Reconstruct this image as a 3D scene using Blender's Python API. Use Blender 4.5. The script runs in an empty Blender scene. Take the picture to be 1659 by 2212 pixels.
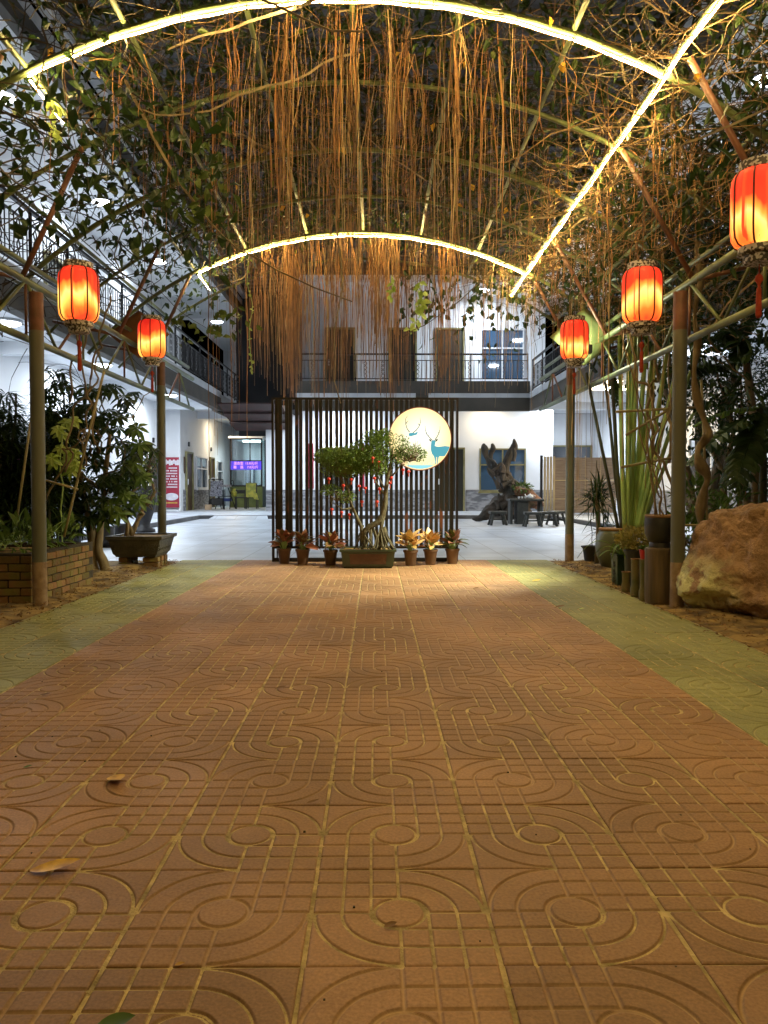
import bpy, math, random
import numpy as np
from mathutils import Vector, Matrix, noise as mnoise
random.seed(7); rng = np.random.default_rng(7)
PI = math.pi; R = math.radians
sc = bpy.context.scene; COL = sc.collection

# ------------------------------------------------------------ camera
FD = 1700.0; CX, CY = 829.5, 1106.0
PITCH = math.atan(54/1700); YAW = math.atan(17.5/1700); H = 0.96
cd = bpy.data.cameras.new('camera'); cam = bpy.data.objects.new('camera', cd); COL.objects.link(cam)
cd.sensor_fit = 'VERTICAL'; cd.sensor_height = 24.0; cd.lens = FD/2212*24.0
cd.clip_start = 0.05; cd.clip_end = 500
cam.location = (0, 0, H); cam.rotation_euler = (PI/2 - PITCH, 0, -YAW)
sc.camera = cam
_cp, _sp, _cy, _sy = math.cos(PITCH), math.sin(PITCH), math.cos(YAW), math.sin(YAW)
def P(x, y, Y):
    "point of the place seen at photo position (x, y), Y metres ahead of the camera"
    a = (x-CX)/FD; b = (CY-y)/FD
    d = Vector((_sy*_cp + _cy*a + _sy*_sp*b, _cy*_cp - _sy*a + _cy*_sp*b, -_sp + _cp*b))
    t = Y/d.y
    return Vector((d.x*t, Y, H + d.z*t))

# ------------------------------------------------------------ world: night
w = bpy.data.worlds.new('World'); sc.world = w; w.use_nodes = True
nt = w.node_tree; sky = nt.nodes.new('ShaderNodeTexSky'); sky.sky_type = 'NISHITA'
sky.sun_disc = False; sky.sun_elevation = R(-6); sky.sun_rotation = R(200)
bg = nt.nodes['Background']; bg.inputs[1].default_value = 0.05
nt.links.new(sky.outputs[0], bg.inputs[0])
sd = bpy.data.lights.new('moonlight', 'SUN'); sd.energy = 0.012; sd.angle = R(0.5); sd.color = (0.8, 0.88, 1)
so = bpy.data.objects.new('moonlight', sd); COL.objects.link(so); so.rotation_euler = (R(35), 0, R(200))
sc.view_settings.view_transform = 'Standard'; sc.view_settings.look = 'None'
sc.view_settings.exposure = 0.0; sc.view_settings.gamma = 1.0; sc.view_settings.use_curve_mapping = False
sc.render.engine = 'CYCLES'; cy = sc.cycles
cy.use_denoising = True; cy.max_bounces = 7; cy.diffuse_bounces = 4; cy.glossy_bounces = 3
cy.transmission_bounces = 4; cy.transparent_max_bounces = 8; cy.sample_clamp_indirect = 6
cy.use_light_tree = True; cy.caustics_reflective = False; cy.caustics_refractive = False
LED_COL = (1.0, 0.69, 0.25); LED_E = 560; CEIL_W = 200; COOL = (0.80, 0.90, 1.0); WARM = (1.0, 0.80, 0.5)

# ------------------------------------------------------------ materials
def newmat(name):
    m = bpy.data.materials.new(name); m.use_nodes = True
    nt = m.node_tree; return m, nt, nt.nodes['Principled BSDF']
def N(nt, t, **kw):
    n = nt.nodes.new(t)
    for k, v in kw.items(): setattr(n, k, v)
    return n
def mat(name, c1, c2=None, scale=6, rough=0.6, bump=0.0, bscale=30, metal=0.0, stretch=(1,1,1), detail=5, var=0.0, spec=0.5, lo=0.35, hi=0.65, trans=0.0):
    m, nt, b = newmat(name)
    b.inputs['Roughness'].default_value = rough; b.inputs['Metallic'].default_value = metal
    b.inputs['Specular IOR Level'].default_value = spec
    c2 = c2 or tuple(x*0.7 for x in c1)
    tc = N(nt, 'ShaderNodeTexCoord'); mp = N(nt, 'ShaderNodeMapping'); mp.inputs['Scale'].default_value = stretch
    nt.links.new(tc.outputs['Object'], mp.inputs[0])
    oi = N(nt, 'ShaderNodeObjectInfo')
    ad = N(nt, 'ShaderNodeVectorMath', operation='ADD'); sc_ = N(nt, 'ShaderNodeMath', operation='MULTIPLY'); sc_.inputs[1].default_value = 37
    nt.links.new(oi.outputs['Random'], sc_.inputs[0]); nt.links.new(mp.outputs[0], ad.inputs[0]); nt.links.new(sc_.outputs[0], ad.inputs[1])
    ns = N(nt, 'ShaderNodeTexNoise'); ns.inputs['Scale'].default_value = scale; ns.inputs['Detail'].default_value = detail
    nt.links.new(ad.outputs[0], ns.inputs['Vector'])
    rp = N(nt, 'ShaderNodeValToRGB'); rp.color_ramp.elements[0].position = lo; rp.color_ramp.elements[1].position = hi
    rp.color_ramp.elements[0].color = (*c1, 1); rp.color_ramp.elements[1].color = (*c2, 1)
    nt.links.new(ns.outputs['Fac'], rp.inputs[0])
    out = rp.outputs[0]
    if var:
        hs = N(nt, 'ShaderNodeHueSaturation'); mr = N(nt, 'ShaderNodeMapRange')
        mr.inputs['To Min'].default_value = 1-var; mr.inputs['To Max'].default_value = 1+var
        nt.links.new(oi.outputs['Random'], mr.inputs[0]); nt.links.new(mr.outputs[0], hs.inputs['Value'])
        nt.links.new(out, hs.inputs['Color']); out = hs.outputs[0]
    nt.links.new(out, b.inputs['Base Color'])
    if bump:
        n2 = N(nt, 'ShaderNodeTexNoise'); n2.inputs['Scale'].default_value = bscale; n2.inputs['Detail'].default_value = 6
        nt.links.new(ad.outputs[0], n2.inputs['Vector'])
        bp = N(nt, 'ShaderNodeBump'); bp.inputs['Strength'].default_value = bump; bp.inputs['Distance'].default_value = 0.02
        nt.links.new(n2.outputs['Fac'], bp.inputs['Height']); nt.links.new(bp.outputs[0], b.inputs['Normal'])
    return m
def emis(name, col, s):
    m, nt, b = newmat(name)
    b.inputs['Base Color'].default_value = (0.03, 0.03, 0.03, 1)
    b.inputs['Emission Color'].default_value = (*col, 1); b.inputs['Emission Strength'].default_value = s
    return m
def leafmat(name, c1, c2, rough=0.45, scale=3.0):
    "leaves: two-tone by position, a little light passes through"
    m, nt, b = newmat(name)
    ge = N(nt, 'ShaderNodeNewGeometry')
    ns = N(nt, 'ShaderNodeTexNoise'); ns.inputs['Scale'].default_value = scale; nt.links.new(ge.outputs['Position'], ns.inputs['Vector'])
    ri = N(nt, 'ShaderNodeMath', operation='ADD'); nt.links.new(ns.outputs['Fac'], ri.inputs[0])
    rr = N(nt, 'ShaderNodeMath', operation='MULTIPLY'); rr.inputs[1].default_value = 0.5
    nt.links.new(ge.outputs['Random Per Island'], rr.inputs[0]); nt.links.new(rr.outputs[0], ri.inputs[1])
    rp = N(nt, 'ShaderNodeValToRGB'); rp.color_ramp.elements[0].position = 0.45; rp.color_ramp.elements[1].position = 1.0
    rp.color_ramp.elements[0].color = (*c1, 1); rp.color_ramp.elements[1].color = (*c2, 1)
    nt.links.new(ri.outputs[0], rp.inputs[0]); nt.links.new(rp.outputs[0], b.inputs['Base Color'])
    b.inputs['Roughness'].default_value = rough; b.inputs['Specular IOR Level'].default_value = 0.35
    tr = N(nt, 'ShaderNodeBsdfTranslucent'); nt.links.new(rp.outputs[0], tr.inputs[0])
    mx = N(nt, 'ShaderNodeMixShader'); mx.inputs[0].default_value = 0.3
    nt.links.new(b.outputs[0], mx.inputs[1]); nt.links.new(tr.outputs[0], mx.inputs[2])
    nt.links.new(mx.outputs[0], nt.nodes['Material Output'].inputs[0])
    return m

M = {}
M['wall'] = mat('white_plaster', (0.80,0.81,0.82), (0.70,0.71,0.73), 0.7, 0.8, 0.08, 40)
M['wall_shade'] = mat('grey_plaster', (0.33,0.33,0.33), (0.25,0.25,0.26), 0.8, 0.85, 0.05, 40)
M['ceiling'] = mat('ceiling_plaster', (0.80,0.82,0.84), (0.74,0.76,0.79), 0.5, 0.85)
M['fascia'] = mat('brown_fascia_paint', (0.085,0.075,0.06), (0.055,0.05,0.04), 1.5, 0.7, 0.1, 20)
M['band'] = mat('pale_band_paint', (0.62,0.64,0.66), (0.5,0.52,0.55), 2, 0.7, 0.05, 30)
M['dark'] = mat('night_wall', (0.02,0.02,0.02), (0.012,0.012,0.014), 1, 0.9)  # night darkness put into a near-black wall colour
M['stone'] = mat('grey_stone_cladding', (0.30,0.30,0.31), (0.13,0.13,0.14), 3.2, 0.8, 0.9, 9, stretch=(1,1,4), lo=.42, hi=.58)
M['door'] = mat('dark_green_door', (0.026,0.026,0.015), (0.018,0.017,0.010), 3, 0.5, 0.1, 30, stretch=(1,1,.2))
M['wood_door'] = mat('brown_wood_door', (0.09,0.045,0.018), (0.05,0.025,0.01), 6, 0.45, 0.1, 30, stretch=(3,3,.3))
M['frame'] = mat('olive_metal_frame', (0.26,0.23,0.10), (0.18,0.16,0.07), 4, 0.45, metal=0.3)
M['whiteframe'] = mat('white_window_frame', (0.75,0.76,0.78), (0.65,0.66,0.68), 4, 0.4)
M['iron'] = mat('black_iron', (0.012,0.012,0.014), (0.02,0.018,0.018), 12, 0.45, metal=0.4)
def glassm(name, col, rough=0.04):
    m, nt, b = newmat(name); b.inputs['Base Color'].default_value = (*col, 1); b.inputs['Roughness'].default_value = rough
    b.inputs['Specular IOR Level'].default_value = 1.0; b.inputs['Coat Weight'].default_value = 1.0; b.inputs['Coat Roughness'].default_value = 0.02
    return m
M['glass'] = glassm('dark_window_glass', (0.02,0.03,0.045))
M['blueglass'] = glassm('blue_window_glass', (0.045,0.09,0.15))
def clearglass():
    m, nt, b = newmat('clear_glass'); g = N(nt, 'ShaderNodeBsdfGlossy'); g.inputs['Roughness'].default_value = 0.03
    t = N(nt, 'ShaderNodeBsdfTransparent'); t.inputs[0].default_value = (0.82,0.92,0.93,1)
    mx = N(nt, 'ShaderNodeMixShader'); mx.inputs[0].default_value = 0.1
    nt.links.new(t.outputs[0], mx.inputs[1]); nt.links.new(g.outputs[0], mx.inputs[2]); nt.links.new(mx.outputs[0], nt.nodes['Material Output'].inputs[0])
    return m
M['clear'] = clearglass()
# courtyard floor: large pale tiles, low gloss
def floormat():
    m, nt, b = newmat('grey_courtyard_tile')
    tc = N(nt, 'ShaderNodeTexCoord'); br = N(nt, 'ShaderNodeTexBrick'); br.offset = 0.0
    br.inputs['Scale'].default_value = 1.0; br.inputs['Brick Width'].default_value = 0.6; br.inputs['Row Height'].default_value = 0.6
    br.inputs['Mortar Size'].default_value = 0.006; br.inputs['Color1'].default_value = (0.50,0.54,0.60,1); br.inputs['Color2'].default_value = (0.43,0.47,0.53,1); br.inputs['Mortar'].default_value = (0.2,0.2,0.2,1)
    nt.links.new(tc.outputs['Object'], br.inputs['Vector'])
    ns = N(nt, 'ShaderNodeTexNoise'); ns.inputs['Scale'].default_value = 1.1; ns.inputs['Detail'].default_value = 8; nt.links.new(tc.outputs['Object'], ns.inputs['Vector'])
    mx = N(nt, 'ShaderNodeMix', data_type='RGBA', blend_type='MULTIPLY'); mx.inputs[0].default_value = 0.7
    rp = N(nt, 'ShaderNodeValToRGB'); rp.color_ramp.elements[0].position = 0.35; rp.color_ramp.elements[0].color = (0.62,0.62,0.62,1); rp.color_ramp.elements[1].position = 0.6; rp.color_ramp.elements[1].color = (1.1,1.1,1.1,1)
    nt.links.new(ns.outputs['Fac'], rp.inputs[0]); nt.links.new(br.outputs[0], mx.inputs[6]); nt.links.new(rp.outputs[0], mx.inputs[7]); nt.links.new(mx.outputs[2], b.inputs['Base Color'])
    b.inputs['Roughness'].default_value = 0.38
    n2 = N(nt, 'ShaderNodeTexNoise'); n2.inputs['Scale'].default_value = 5; n2.inputs['Detail'].default_value = 5
    mp = N(nt, 'ShaderNodeMapping'); mp.inputs['Scale'].default_value = (0.7, 2.4, 1); nt.links.new(tc.outputs['Object'], mp.inputs[0]); nt.links.new(mp.outputs[0], n2.inputs['Vector'])
    bp = N(nt, 'ShaderNodeBump'); bp.inputs['Strength'].default_value = 0.5; bp.inputs['Distance'].default_value = 0.02; nt.links.new(n2.outputs['Fac'], bp.inputs['Height']); nt.links.new(bp.outputs[0], b.inputs['Normal'])
    return m
M['court'] = floormat()
M['kerb'] = mat('dark_kerb_stone', (0.12,0.12,0.12), (0.075,0.075,0.08), 3, 0.7, 0.3, 20)
M['soil'] = mat('sandy_soil', (0.34,0.23,0.085), (0.075,0.045,0.02), 5.5, 0.95, 0.8, 22, lo=.40, hi=.62)
M['grout'] = mat('sandy_grout', (0.64,0.50,0.25), (0.28,0.22,0.10), 14, 0.95, 0.6, 60)
M['post'] = mat('green_grey_post_paint', (0.16,0.17,0.13), (0.10,0.105,0.085), 3, 0.45, 0.15, 14, stretch=(1,1,.3))
M['postfoot'] = mat('rusty_post_foot', (0.34,0.24,0.16), (0.22,0.14,0.09), 14, 0.75, 0.3, 30)
M['posttop'] = mat('lantern_lit_post_top', (0.17,0.075,0.055), (0.10,0.05,0.035), 10, 0.5, 0.2, 30)  # red tone of the lantern light put into the post top colour
M['pipe'] = mat('green_pipe_paint', (0.16,0.21,0.085), (0.085,0.10,0.045), 3.5, 0.45, 0.1, 20, lo=.4, hi=.6)
M['rustpipe'] = mat('rust_red_pipe', (0.20,0.08,0.045), (0.10,0.05,0.035), 6, 0.5, 0.1, 20)
M['bamboo'] = mat('weathered_bamboo', (0.34,0.30,0.16), (0.2,0.17,0.08), 5, 0.55, 0.1, 20)
M['root'] = mat('brown_aerial_root', (0.52,0.25,0.085), (0.24,0.12,0.045), 4, 0.7, lo=.38, hi=.62)
M['root2'] = mat('pale_aerial_root', (0.62,0.44,0.22), (0.42,0.24,0.10), 4, 0.7)
M['twig'] = mat('dark_vine_twig', (0.07,0.05,0.025), (0.03,0.024,0.014), 3, 0.8)
M['twig2'] = mat('straw_vine_twig', (0.26,0.165,0.07), (0.14,0.085,0.035), 3, 0.75)
M['bonsai_bark'] = mat('mottled_bonsai_bark', (0.12,0.105,0.06), (0.06,0.05,0.03), 12, 0.8, 0.6, 30)
M['bark'] = mat('grey_brown_bark', (0.26,0.20,0.12), (0.12,0.09,0.05), 9, 0.8, 0.6, 25, stretch=(1,1,.4))
M['leaf_dark'] = leafmat('dark_green_leaf', (0.012,0.028,0.009), (0.042,0.08,0.02))
M['leaf_mid'] = leafmat('mid_green_leaf', (0.05,0.10,0.02), (0.14,0.23,0.05))
M['leaf_light'] = leafmat('yellow_green_leaf', (0.28,0.42,0.07), (0.50,0.62,0.18))
M['leaf_vine'] = leafmat('vine_leaf', (0.025,0.05,0.01), (0.12,0.16,0.03))
M['leaf_yellow'] = leafmat('yellowed_leaf', (0.50,0.27,0.03), (0.62,0.40,0.05))
M['fallen_yellow'] = mat('fallen_yellow_leaf', (.80,.50,.04), (.50,.26,.03), 30, .5, lo=.4, hi=.7)
M['leaf_dry'] = leafmat('dry_brown_leaf', (0.12,0.06,0.02), (0.25,0.13,0.04))
M['stalk'] = mat('green_palm_stalk', (0.38,0.54,0.18), (0.24,0.37,0.12), 5, 0.4, 0.1, 12, stretch=(4,4,.4))
M['stalk_dark'] = mat('dark_palm_stalk', (0.05,0.06,0.03), (0.03,0.03,0.02), 5, 0.5)
M['slat'] = mat('charred_wood_slat', (0.013,0.011,0.008), (0.15,0.045,0.015), 9, 0.45, 0.4, 20, stretch=(1,1,.4), lo=.60, hi=.70)
M['cage'] = mat('black_steel_frame', (0.02,0.018,0.016), (0.035,0.025,0.02), 8, 0.4, metal=0.5)
M['terra'] = mat('brown_plastic_pot', (0.16,0.085,0.05), (0.09,0.05,0.03), 5, 0.55, 0.1, 20)
M['tray'] = mat('green_glazed_tray', (0.055,0.075,0.04), (0.03,0.04,0.025), 4, 0.3, 0.1, 16)
M['traypanel'] = mat('brown_tray_panel', (0.11,0.05,0.028), (0.07,0.03,0.018), 7, 0.5, 0.2, 20)
M['glaze'] = mat('olive_glazed_urn', (0.11,0.12,0.065), (0.06,0.07,0.04), 3, 0.35, 0.15, 10)
M['rim'] = mat('bare_clay_rim', (0.32,0.17,0.08), (0.2,0.11,0.05), 8, 0.7)
M['darkpot'] = mat('black_pot', (0.02,0.02,0.022), (0.035,0.032,0.03), 5, 0.5, 0.1, 20)
M['barkpot'] = mat('brown_ribbed_cylinder', (0.15,0.10,0.055), (0.07,0.05,0.03), 6, 0.55, 0.3, 20, stretch=(5,5,.3))
M['mosspot'] = mat('mossy_bamboo_pot', (0.10,0.11,0.035), (0.20,0.16,0.07), 7, 0.6, 0.4, 25)
M['squarepot'] = mat('dark_green_square_pot', (0.035,0.075,0.05), (0.02,0.045,0.03), 5, 0.4, 0.2, 20)
M['redpot'] = mat('red_plastic', (0.55,0.02,0.02), (0.45,0.015,0.015), 5, 0.4)
M['boulder'] = mat('red_brown_boulder', (0.34,0.15,0.07), (0.17,0.07,0.035), 2.4, 0.8, 0.9, 11, detail=9)
M['lit_patch'] = mat('pale_yellow_lit_patch', (0.55,0.45,0.20), (0.20,0.13,0.05), 9, 0.75, 0.9, 18, detail=9, lo=.42, hi=.55)  # unused; pale yellow of the light painted on the boulder
M['brick'] = mat('old_clay_brick', (0.20,0.10,0.045), (0.15,0.13,0.035), 7, 0.9, 0.5, 30, var=0.35)
M['mortar'] = mat('dark_mortar', (0.05,0.04,0.03), (0.03,0.025,0.02), 12, 0.95, 0.5, 40)
M['trough'] = mat('carved_grey_trough', (0.085,0.075,0.05), (0.045,0.04,0.03), 6, 0.6, 0.7, 24)
M['red'] = mat('red_lacquer', (0.55,0.035,0.02), (0.42,0.02,0.015), 5, 0.45)
M['tassel'] = mat('red_tassel_thread', (0.42,0.05,0.02), (0.3,0.03,0.01), 30, 0.8)
M['lace'] = mat('white_metal_lace', (0.55,0.52,0.52), (0.06,0.05,0.05), 60, 0.5, detail=0, lo=.47, hi=.53)
M['blackwood'] = mat('black_stained_wood', (0.022,0.024,0.02), (0.045,0.045,0.035), 7, 0.55, 0.3, 20)
M['driftwood'] = mat('weathered_driftwood', (0.075,0.052,0.034), (0.03,0.028,0.02), 4, 0.75, 0.9, 14, stretch=(1,1,.5))
M['driftred'] = mat('orange_brown_driftwood', (0.22,0.10,0.05), (0.11,0.055,0.03), 5, 0.7, 0.8, 14)
M['porcelain'] = mat('white_porcelain', (0.8,0.8,0.8), (0.75,0.75,0.75), 3, 0.2)
M['mat'] = mat('woven_bamboo_mat', (0.34,0.27,0.20), (0.20,0.14,0.10), 12, 0.8, 0.3, 50, stretch=(.2,1,6))
M['cane'] = mat('yellow_cane', (0.52,0.40,0.22), (0.42,0.31,0.16), 4, 0.5)
M['canvas'] = mat('green_canvas', (0.17,0.22,0.08), (0.11,0.14,0.05), 3, 0.9, 0.1, 20)
M['canvas_rust'] = mat('rust_brown_sheet', (0.24,0.11,0.05), (0.15,0.07,0.035), 4, 0.9, 0.1, 20)
M['redroof'] = mat('red_metal_roof', (0.05,0.016,0.014), (0.025,0.012,0.01), 3, 0.6)
M['yellowbag'] = mat('yellow_plastic_bag', (0.62,0.55,0.06), (0.30,0.33,0.05), 9, 0.5)
M['stripe'] = mat('grey_striped_canvas', (0.42,0.42,0.46), (0.12,0.12,0.15), 22, 0.8, stretch=(3,3,0.02), detail=0, lo=.48, hi=.52)
M['plasterwhite'] = mat('cream_card', (0.6,0.42,0.26), (0.5,0.34,0.2), 4, 0.8)
M['blue'] = mat('blue_cloth', (0.05,0.08,0.25), (0.04,0.05,0.15), 4, 0.8)
M['signred'] = mat('red_printed_vinyl', (0.34,0.02,0.045), (0.28,0.015,0.035), 3, 0.6)
M['printwhite'] = mat('white_print', (0.75,0.72,0.75), (0.6,0.56,0.62), 10, 0.6)
M['printyellow'] = mat('yellow_print', (0.7,0.45,0.08), (0.6,0.38,0.06), 10, 0.6)
M['led'] = emis('warm_light_strip', LED_COL, LED_E)
M['cool_disc'] = emis('cool_lamp_diffuser', (0.86,0.92,1.0), 20)
M['warm_disc'] = emis('warm_lamp_diffuser', (1.0,0.85,0.6), 14)
def rootmat(name, ca, cb):
    m, nt, b = newmat(name); ge = N(nt, 'ShaderNodeNewGeometry'); rp = N(nt, 'ShaderNodeValToRGB'); e = rp.color_ramp.elements
    e[0].color = (*cb, 1); e[1].color = (*ca, 1); nt.links.new(ge.outputs['Random Per Island'], rp.inputs[0])
    ns = N(nt, 'ShaderNodeTexNoise'); ns.inputs['Scale'].default_value = 6; nt.links.new(ge.outputs['Position'], ns.inputs['Vector'])
    mr = N(nt, 'ShaderNodeMapRange'); mr.inputs['From Min'].default_value = .3; mr.inputs['From Max'].default_value = .7; mr.inputs['To Min'].default_value = .55; mr.inputs['To Max'].default_value = 1.2; nt.links.new(ns.outputs['Fac'], mr.inputs[0])
    hs = N(nt, 'ShaderNodeHueSaturation'); nt.links.new(mr.outputs[0], hs.inputs['Value']); nt.links.new(rp.outputs[0], hs.inputs['Color']); nt.links.new(hs.outputs[0], b.inputs['Base Color']); b.inputs['Roughness'].default_value = .75; return m
M['root'] = rootmat('brown_aerial_root', (0.44,0.215,0.075), (0.11,0.055,0.025)); M['root2'] = rootmat('pale_aerial_root', (0.62,0.46,0.24), (0.22,0.12,0.05))
# corrugated roof
def roofmat():
    m, nt, b = newmat('grey_corrugated_steel')
    tc = N(nt, 'ShaderNodeTexCoord'); ns = N(nt, 'ShaderNodeTexNoise'); ns.inputs['Scale'].default_value = 1.3; nt.links.new(tc.outputs['Object'], ns.inputs['Vector'])
    rp = N(nt, 'ShaderNodeValToRGB'); rp.color_ramp.elements[0].color = (0.035,0.032,0.026,1); rp.color_ramp.elements[1].color = (0.065,0.06,0.05,1); nt.links.new(ns.outputs['Fac'], rp.inputs[0])
    nt.links.new(rp.outputs[0], b.inputs['Base Color']); b.inputs['Roughness'].default_value = 0.6; return m
M['roof'] = roofmat()

# ------------------------------------------------------------ mesh helpers
ORG = {}
class MB:
    def __init__(s): s.v = []; s.f = []
    def add(s, vs, fs):
        n = len(s.v); s.v += [tuple(p) for p in vs]; s.f += [tuple(i+n for i in f) for f in fs]; return s
    def box(s, x0, x1, y0, y1, z0, z1, mtx=None, bev=0.0):
        vs = []
        if bev > 0:
            b = min(bev, (x1-x0)*.45, (y1-y0)*.45, (z1-z0)*.45)
            # box with chamfered vertical edges and top edge
            def ring(i, z): return [(x0+i+b,y0+i,z),(x1-i-b,y0+i,z),(x1-i,y0+i+b,z),(x1-i,y1-i-b,z),(x1-i-b,y1-i,z),(x0+i+b,y1-i,z),(x0+i,y1-i-b,z),(x0+i,y0+i+b,z)]
            vs = ring(b*.6, z0) + ring(0, z0+b*.6) + ring(0, z1-b*.6) + ring(b*.6, z1)
            fs = [tuple(range(7,-1,-1))] + [(k*8+i, k*8+(i+1)%8, (k+1)*8+(i+1)%8, (k+1)*8+i) for k in range(3) for i in range(8)] + [tuple(range(24,32))]
        else:
            vs = [(x0,y0,z0),(x1,y0,z0),(x1,y1,z0),(x0,y1,z0),(x0,y0,z1),(x1,y0,z1),(x1,y1,z1),(x0,y1,z1)]
            fs = [(3,2,1,0),(4,5,6,7),(0,1,5,4),(1,2,6,5),(2,3,7,6),(3,0,4,7)]
        if mtx is not None: vs = [mtx @ Vector(p) for p in vs]
        return s.add(vs, fs)
    def tube(s, pts, rad, sides=8, caps=True):
        pts = [Vector(p) for p in pts]; n = len(pts)
        if not hasattr(rad, '__len__'): rad = [rad]*n
        vs = []; up = None
        for i, p in enumerate(pts):
            t = (pts[min(i+1,n-1)] - pts[max(i-1,0)])
            t = t.normalized() if t.length > 1e-9 else Vector((0,0,1))
            if up is None: up = t.orthogonal().normalized()
            a = (up - t*up.dot(t)); a = a.normalized() if a.length > 1e-6 else t.orthogonal().normalized(); up = a; b = t.cross(a)
            for k in range(sides):
                q = 2*PI*k/sides; vs.append(p + (a*math.cos(q)+b*math.sin(q))*rad[i])
        fs = [(i*sides+k, i*sides+(k+1)%sides, (i+1)*sides+(k+1)%sides, (i+1)*sides+k) for i in range(n-1) for k in range(sides)]
        if caps: fs += [tuple(range(sides-1,-1,-1)), tuple((n-1)*sides+k for k in range(sides))]
        return s.add(vs, fs)
    def lathe(s, prof, c=(0,0,0), sides=24, sq=0.0):
        vs = []
        for r, z in prof:
            for k in range(sides):
                q = 2*PI*k/sides; vs.append((c[0]+r*math.cos(q), c[1]+r*math.sin(q), c[2]+z))
        n = len(prof)
        fs = [(i*sides+k, i*sides+(k+1)%sides, (i+1)*sides+(k+1)%sides, (i+1)*sides+k) for i in range(n-1) for k in range(sides)]
        fs += [tuple(range(sides-1,-1,-1)), tuple((n-1)*sides+k for k in range(sides))]
        return s.add(vs, fs)
    def rings(s, rs, caps=True):
        "loft through rings of equal length"
        n = len(rs[0]); vs = [p for r in rs for p in r]
        fs = [(i*n+k, i*n+(k+1)%n, (i+1)*n+(k+1)%n, (i+1)*n+k) for i in range(len(rs)-1) for k in range(n)]
        if caps: fs += [tuple(range(n-1,-1,-1)), tuple((len(rs)-1)*n+k for k in range(n))]
        return s.add(vs, fs)
    def np(s, v, f):
        n = len(s.v); s.v += v.tolist(); s.f += (f+n).tolist(); return s
def worldorg(p):
    return ORG.get(p.name, Vector((0,0,0))) if p else Vector((0,0,0))
def obj(name, mb, m, parent=None, smooth=False, local=False, angle=None):
    me = bpy.data.meshes.new(name)
    o0 = Vector((0,0,0)) if local else worldorg(parent)
    vs = mb.v if o0.length == 0 else [(p[0]-o0.x, p[1]-o0.y, p[2]-o0.z) for p in mb.v]
    me.from_pydata(vs, [], mb.f); me.validate(); me.update()
    if m is not None: me.materials.append(m)
    if smooth: me.polygons.foreach_set('use_smooth', [True]*len(me.polygons))
    if angle:
        me.polygons.foreach_set('use_smooth', [True]*len(me.polygons))
        me.set_sharp_from_angle(angle=R(angle))
    o = bpy.data.objects.new(name, me); COL.objects.link(o)
    if parent:
        o.parent = parent; ORG[o.name] = worldorg(parent)
    return o
def thing(name, label, cat, loc=(0,0,0), rz=0, group=None):
    o = bpy.data.objects.new(name, None); COL.objects.link(o); o.empty_display_size = 0.1
    o.location = loc; o.rotation_euler = (0,0,rz); o['label'] = label; o['category'] = cat
    if group: o['group'] = group
    ORG[o.name] = Vector(loc); return o
def tag(o, label, cat, group=None, kind=None):
    o['label'] = label; o['category'] = cat
    if group: o['group'] = group
    if kind: o['kind'] = kind
    return o
def struct(name, mb, m, label=None, smooth=False):
    o = obj(name, mb, m, smooth=smooth); o['kind'] = 'structure'
    if label: o['label'] = label
    return o
def copy_tree(o, parent=None):
    c = o.copy(); COL.objects.link(c)
    if parent: c.parent = parent
    for ch in [x for x in bpy.data.objects if x.parent == o]: copy_tree(ch, c)
    return c
KIDS = {}
def dup(o, loc, rz=None, label=None, group=None, scale=None):
    c = copy_tree(o); c.location = loc
    if rz is not None: c.rotation_euler = (0,0,rz)
    if scale: c.scale = (scale,)*3
    if label: c['label'] = label
    if group: c['group'] = group
    return c

def strands(S, Rd, sides=3):
    "S (N,K,3) centre lines, Rd (N,K) radii -> vertex and face arrays"
    Nn, K, _ = S.shape
    T = np.gradient(S, axis=1); T /= (np.linalg.norm(T, axis=2, keepdims=True)+1e-9)
    ref = np.where(np.abs(T[:,:,2:3]) > 0.8, np.array([1.0,0,0]), np.array([0,0,1.0]))
    A = np.cross(T, ref); A /= (np.linalg.norm(A, axis=2, keepdims=True)+1e-9); B = np.cross(T, A)
    q = np.arange(sides)*2*PI/sides
    V = S[:,:,None,:] + Rd[:,:,None,None]*(A[:,:,None,:]*np.cos(q)[None,None,:,None] + B[:,:,None,:]*np.sin(q)[None,None,:,None])
    V = V.reshape(-1,3)
    n = np.arange(Nn)[:,None,None]*K*sides; k = np.arange(K-1)[None,:,None]*sides; a = np.arange(sides)[None,None,:]; a2 = (a+1)%sides
    F = np.stack([n+k+a, n+k+a2, n+k+sides+a2, n+k+sides+a], axis=-1).reshape(-1,4)
    return V, F
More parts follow.
